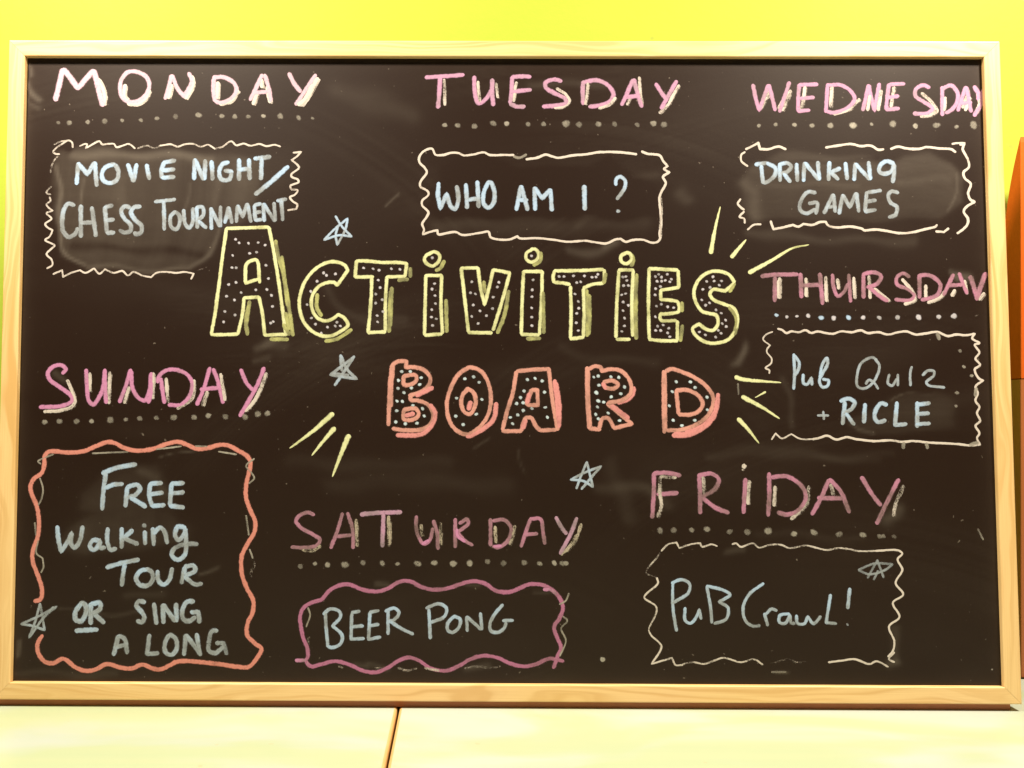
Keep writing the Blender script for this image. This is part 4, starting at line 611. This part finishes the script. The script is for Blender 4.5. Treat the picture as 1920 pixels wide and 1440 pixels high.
 ('word', 'pale blue chalk word Pub', 'blue 2.53 0.85 0.60 0;1495,-1919 1495,-2139 1525,-2341 / 1486,-1924 1570,-1894 1641,-1927 1633,-2006 1485,-2102 / 1602,-2141 1603,-2250 1651,-2275 1718,-2187 1726,-2154! 1743,-2236 / 1795,-1952 1827,-2137 1837,-2269 / 1795,-1949 1936,-1983 1999,-2024 1902,-2087! 1981,-2140 1964,-2235 1859,-2277', []),
 ('word', 'pale blue chalk word Crawl', 'blue 2.53 0.85 0.50 0;2295,-1924 2169,-2020 2113,-2136 2133,-2248 2200,-2297 2258,-2292 / 2301,-2188 2328,-2291 / 2309,-2196 2368,-2146 2409,-2161 / 2517,-2187 2437,-2204 2433,-2263 2482,-2271 2525,-2200! 2536,-2266 2566,-2274 / 2583,-2203 2592,-2270 2649,-2274 2683,-2211! 2732,-2273 2796,-2210 / 2885,-2021 2843,-2264! 2931,-2272', []),
 ('exclamation_mark', None, 'blue 2.87 0.90 0.50 0;3056,-1967 3035,-2137|blue 1.52 0.50;3031,-2280', []),
 ('heading', 'pink chalk word SATURDAY', '', [('letter', None, 'olivecream 3.08 0.66 0.66 0;-1784,-1648 -1692,-1648 -1631,-1610|olivecream 1.72 0.48 0.48 0;-1770,-1657 -1679,-1657 -1618,-1618|dullpink 3.08 0.70 0.60 0;-1689,-1337 -1743,-1316 -1819,-1345 -1848,-1391 -1802,-1451 -1694,-1512 -1632,-1557 -1662,-1607 -1769,-1626 -1884,-1623'), ('letter', None, 'olivecream 3.08 0.66 0.66 0;-1313,-1381 -1301,-1609|olivecream 1.72 0.48 0.48 0;-1299,-1389 -1287,-1617|dullpink 3.08 0.70 0.60 0;-1535,-1628 -1480,-1480 -1436,-1324 / -1390,-1320 -1342,-1472 -1337,-1629 / -1487,-1526 -1357,-1515'), ('letter', None, 'olivecream 3.08 0.66 0.66 0;-1025,-1349 -1019,-1608 / -1014,-1395 -1010,-1592|olivecream 1.72 0.48 0.48 0;-1012,-1358 -1006,-1616 / -1000,-1403 -997,-1601|pink 3.54 0.75 0.60 0;-1271,-1332 -1130,-1318 -915,-1311 / -1071,-1334 -1074,-1471 -1078,-1612'), ('letter', None, 'olivecream 3.08 0.66 0.66 0;-735,-1424 -727,-1515 / -562,-1408 -558,-1591|olivecream 1.72 0.48 0.48 0;-722,-1433 -713,-1524 / -549,-1417 -544,-1599|dullpink 3.08 0.70 0.60 0;-777,-1348 -776,-1470 -714,-1588 -661,-1561 -631,-1454 / -624,-1386 -592,-1500 -584,-1633'), ('letter', None, 'dullpink 3.08 0.70 0.60 0;-432,-1370 -431,-1617 / -394,-1408 -328,-1371 -317,-1408 -409,-1484 / -424,-1476 -347,-1559 -278,-1599'), ('letter', None, 'olivecream 3.08 0.66 0.66 0;-79,-1437 -69,-1573 / 96,-1429 53,-1588|olivecream 1.72 0.48 0.48 0;-65,-1445 -55,-1582 / 109,-1437 67,-1597|dullpink 3.08 0.70 0.60 0;-119,-1369 -118,-1601 / -96,-1384 4,-1376 65,-1452 35,-1558 -41,-1616 -95,-1611'), ('letter', None, 'dullpink 3.08 0.70 0.60 0;154,-1610 195,-1481 233,-1370 / 233,-1367 325,-1367 348,-1481 363,-1584 / 180,-1504 295,-1496'), ('letter', None, 'olivecream 3.08 0.66 0.66 0;686,-1411 631,-1556 512,-1677 / 646,-1510 554,-1647|olivecream 1.72 0.48 0.48 0;699,-1420 644,-1564 525,-1686 / 659,-1518 568,-1655|pink 3.23 0.70 0.60 0;462,-1351 508,-1435 554,-1495 / 646,-1358 600,-1480 501,-1670'), ('bright_touch', None, 'hotpink 2.62 0.85 0.85 0;-417,-1461 -412,-1514 -347,-1567 / -87,-1611 -26,-1604 / -721,-1591 -668,-1561')]),
 ('dotted_underline', None, 'grey 2.62 0.36;-1805,-1792|grey 2.31 0.36;-1675,-1769|grey 2.77 0.36;-1562,-1776|grey 3.70 0.36;-1409,-1776|grey 2.93 0.36;-1247,-1758|grey 2.77 0.36;-1077,-1762|grey 2.46 0.36;-941,-1766|grey 3.54 0.36;-763,-1764|grey 3.39 0.36;-616,-1756|grey 3.54 0.36;-448,-1763|grey 3.08 0.36;-302,-1758|grey 2.77 0.36;-144,-1743|grey 2.93 0.36;-4,-1758 181,-1751|grey 2.77 0.36;319,-1760|grey 2.93 0.36;448,-1752|grey 3.08 0.36;519,-1756|grey 2.62 0.36;551,-1756', []),
 ('border', 'dusty rose wavy chalk marker border', 'rose 3.23 0.85 0.75 0;-1789,-2335 -1799,-2230 -1769,-2155 -1701,-2109 -1609,-2079 -1549,-2010 -1458,-1957 -1367,-1949 -1244,-1994 -1122,-2009 -1031,-1986 -925,-1925 -833,-1917 -726,-1969 -604,-1991 -482,-1976 -375,-1938 -269,-1915 -162,-1937 -70,-1997 37,-2011 128,-1981 219,-1943 326,-1942 417,-1980 493,-2055 524,-2145 494,-2235 448,-2310 478,-2415 509,-2490 479,-2565 441,-2667|rose 3.08 0.90 0.75 0;-1789,-2320 -1772,-2410 -1733,-2500 -1724,-2575 -1739,-2620 -1692,-2665 -1617,-2649 -1480,-2619 -1358,-2648 -1236,-2700 -1129,-2714 -1024,-2676 -918,-2609 -827,-2583 -736,-2615 -644,-2675 -507,-2696 -401,-2659 -295,-2598 -174,-2565 -53,-2582 69,-2634 191,-2656 297,-2633 403,-2588 527,-2609|hotpink 2.93 0.90 0.60 0;-1830,-2613 -1739,-2612 / 356,-1987 417,-1987 463,-2022', [('old_border', 'cream older border smudges', 'cream 2.16 0.55 0.55 0;-925,-2676 -841,-2698 -765,-2675 / -689,-2675 -568,-2697|cream 1.85 0.50 0.50 0;-340,-2673 -219,-2658 -113,-2672 -29,-2657 / -1130,-2677 -1054,-2677 / -1727,-2410 -1717,-2470 / -1726,-2635 -1719,-2692 / -1449,-2663 -1416,-2675|grey 1.39 0.40 0.40 0;-1730,-2154 -1711,-2215 -1743,-2320 / 577,-2017 547,-2084 493,-2115 / 524,-2220 563,-2257 509,-2325 550,-2430 497,-2565')]),
 ('word', 'pale blue chalk word BEER', 'blue 2.77 0.70 0.60 0;-1577,-2194 -1566,-2334 -1549,-2492 / -1592,-2208 -1532,-2164 -1451,-2186 -1443,-2236 -1512,-2311! -1425,-2394 -1440,-2469 -1505,-2499 -1549,-2492 / -1341,-2201 -1346,-2426! -1232,-2420 / -1341,-2193 -1273,-2183 / -1339,-2318 -1241,-2310 / -1181,-2193 -1191,-2426! -1087,-2407 / -1181,-2190 -1105,-2176 / -1187,-2310 -1104,-2296 / -1021,-2169 -1019,-2381 / -1044,-2182 -968,-2154 -925,-2192 -967,-2256 -1017,-2267 / -1005,-2267 -905,-2331 -798,-2380', []),
 ('word', 'pale blue chalk word PONG', 'blue 2.77 0.70 0.60 0;-660,-2168 -646,-2417 / -683,-2153 -572,-2115 -506,-2152 -521,-2224 -644,-2278 / -434,-2220 -492,-2284 -491,-2344 -449,-2364 -391,-2314 -384,-2249 -438,-2220 / -320,-2351 -326,-2227 / -323,-2227 -198,-2336 / -190,-2336 -205,-2196 / -9,-2120 -81,-2207 -119,-2283 -111,-2347 -53,-2362 4,-2327 22,-2279 / -5,-2260 83,-2256', []),
 ('chalk_smudge', 'loose chalk marks and specks', 'olivecream 1.11 0.12 0.12 0;-3438,351 -3477,303 -3499,238 -3475,206 -3469,158 / -3651,222 -3611,198 -3569,142|grey 2.70 0.55;874,-2594|cream 1.75 0.50;4340,-2470|grey 1.11 0.30;4292,-2664|grey 1.43 0.30 0.30 0;4196,-1439 4241,-1532|grey 1.59 0.25 0.25 0;2358,-2695 2483,-2694|cream 0.97 0.50 0.50 0;1864,-602 1866,-712|grey 1.39 0.30 0.30 0;2087,-157 2092,-254|grey 2.23 0.35;4037,-234|grey 1.67 0.35;4028,-352|grey 1.95 0.35;4105,0|grey 2.23 0.35;4173,-81|grey 1.95 0.35;4074,142|olivecream 1.25 0.30 0.30 0;2395,-191 2479,-176 / 2134,-642 2196,-670 / 2173,-212 2215,-177|olivecream 1.43 0.12 0.12 0;-4342,-2486 -4323,-2571 / -2702,-1864 -2561,-1801 / -3957,-2166 -3831,-2184 / -3972,-2740 -3877,-2742 / -3610,-2746 -3437,-2740 / -2537,-2191 -2429,-2097', [])]

class Strokes:
    """collects the chalk strokes of one mark; every stroke is a low domed ribbon lying on the panel"""
    def __init__(s): s.v, s.f, s.e, s.d, s.uv, s.mi, s.mats = [], [], [], [], [], [], []
    def mat(s, k):
        if k not in s.mats: s.mats.append(k)
        return s.mats.index(k)
    def ribbon(s, P, m, w, d0, d1, taper, lift):
        Q = spline(P, max(.5, min(1.2, w * .22)))
        Q = [q for i, q in enumerate(Q) if i == 0 or math.hypot(q[0] - Q[i - 1][0], q[1] - Q[i - 1][1]) > 1e-3]
        if len(Q) < 2: return
        h0 = w * .66
        for end in (0, 1):                                # the rounded tip reaches a little past the traced end
            a, b = (Q[0], Q[1]) if end == 0 else (Q[-1], Q[-2])
            L = math.hypot(a[0] - b[0], a[1] - b[1]); ux, uy = (a[0] - b[0]) / L, (a[1] - b[1]) / L
            ext = [(a[0] + ux * h0 * k, a[1] + uy * h0 * k) for k in (.16, .30, .40, .45)]
            Q = ext[::-1] + Q if end == 0 else Q + ext
        S_ = [0]
        for a, b in zip(Q[:-1], Q[1:]): S_.append(S_[-1] + math.hypot(b[0] - a[0], b[1] - a[1]))
        T = S_[-1]; n = len(Q); base = len(s.v); seed = random.uniform(0, 500)
        mi = s.mat(m)
        prof = ((-1, 0.), (-.62, .62), (0, 1.), (.62, .62), (1, 0.))
        for i in range(n):
            a, b = Q[max(0, i - 1)], Q[min(n - 1, i + 1)]
            L = math.hypot(b[0] - a[0], b[1] - a[1]) or 1; tx, ty = (b[0] - a[0]) / L, (b[1] - a[1]) / L
            t = S_[i] / T
            h = h0 * (1 + .16 * mnoise.noise((S_[i] * .16, seed, 0)) + .07 * mnoise.noise((S_[i] * .9, seed, 3)))
            if taper == 1: h *= .28 + .82 * t ** .8
            if taper == 2: h *= .28 + .82 * (1 - t) ** .8
            e = min(S_[i], T - S_[i])
            if e < h0: h *= max(.12, math.sqrt(max(0, 1 - (1 - e / h0) ** 2)))
            den = d0 + (d1 - d0) * min(1, t * 1.15) + .20 * mnoise.noise((S_[i] * .07, seed, 7))
            jx = .10 * h0 * mnoise.noise((S_[i] * .35, seed, 11))
            for c, hgt in prof:
                x = Q[i][0] - ty * (h * c + jx); y = Q[i][1] + tx * (h * c + jx)
                s.v.append((x * MM, RECESS * MM - (lift + .05 * hgt) * MM, y * MM))
                s.e.append(1 - abs(c)); s.d.append(den); s.uv.append((c * h + seed, S_[i] + seed))
        for i in range(n - 1):
            for j in range(4):
                p = base + i * 5 + j
                s.f.append((p, p + 5, p + 6, p + 1)); s.mi.append(mi)
    def dot(s, p, m, r, d, lift):
        base = len(s.v); seed = random.uniform(0, 500); mi = s.mat(m)
        a0 = random.uniform(-.9, .3); el = random.uniform(.72, .98)
        d = d + random.uniform(-.2, .1)
        N = 14
        for k, (rad, hgt) in enumerate(((0, 1), (.5, .8), (.82, .4), (1.05, 0))):
            for i in range(1 if k == 0 else N):
                a = 2 * math.pi * i / N
                q = rad * r * (1 + .22 * mnoise.noise((math.cos(a) * 1.1, math.sin(a) * 1.1, seed)))
                u, v = q * math.cos(a), q * el * math.sin(a)
                x = p[0] + u * math.cos(a0) - v * math.sin(a0); y = p[1] + u * math.sin(a0) + v * math.cos(a0)
                s.v.append((x * MM, RECESS * MM - (lift + .06 * hgt) * MM, y * MM))
                s.e.append(1 - min(1, rad / 1.05)); s.d.append(d); s.uv.append((u + seed, v + seed))
        for i in range(N):
            j = (i + 1) % N
            s.f.append((base, base + 1 + i, base + 1 + j)); s.mi.append(mi)
            for k in (0, 1):
                o = base + 1 + k * N
                s.f.append((o + i, o + N + i, o + N + j, o + j)); s.mi.append(mi)
    def build(s, name, parent):
        me = bpy.data.meshes.new(name)
        me.from_pydata(s.v, [], s.f)
        for nm, val in (('edge', s.e), ('pigment', s.d)):
            me.attributes.new(nm, 'FLOAT', 'POINT').data.foreach_set('value', np.array(val, np.float32))
        uv = me.uv_layers.new(name='UVMap')
        idx = np.empty(len(me.loops), np.int32); me.loops.foreach_get('vertex_index', idx)
        uv.data.foreach_set('uv', np.array(s.uv, np.float32)[idx].ravel())
        for k in s.mats: me.materials.append(CH[k])
        me.polygons.foreach_set('material_index', np.array(s.mi, np.int32))
        me.polygons.foreach_set('use_smooth', np.ones(len(s.f), bool)); me.update()
        return link(bpy.data.objects.new(name, me), parent)
layer = 0
def draw(txt, name, parent):
    global layer
    if not txt:
        e = link(bpy.data.objects.new(name, None), parent); e.empty_display_size = .02
        return e
    s = Strokes()
    for item in txt.split('|'):
        head, body = item.split(';'); h = head.split()
        if len(h) == 5:
            for seg in body.split('/'):
                layer += 1
                s.ribbon(pts(seg), h[0], float(h[1]), float(h[2]), float(h[3]), int(h[4]), .03 + .004 * (layer % 37))
        else:
            for p in pts(body):
                layer += 1
                s.dot(p, h[0], float(h[1]), float(h[2]), .03 + .004 * (layer % 37))
    return s.build(name, parent)
for name, label, txt, subs in CHALK:
    o = draw(txt, name, board)
    if label: o['label'] = label
    if name == 'chalk_smudge': o['kind'] = 'stuff'
    for n2, l2, t2 in subs:
        c = draw(t2, n2, o)
        if l2: c['label'] = l2
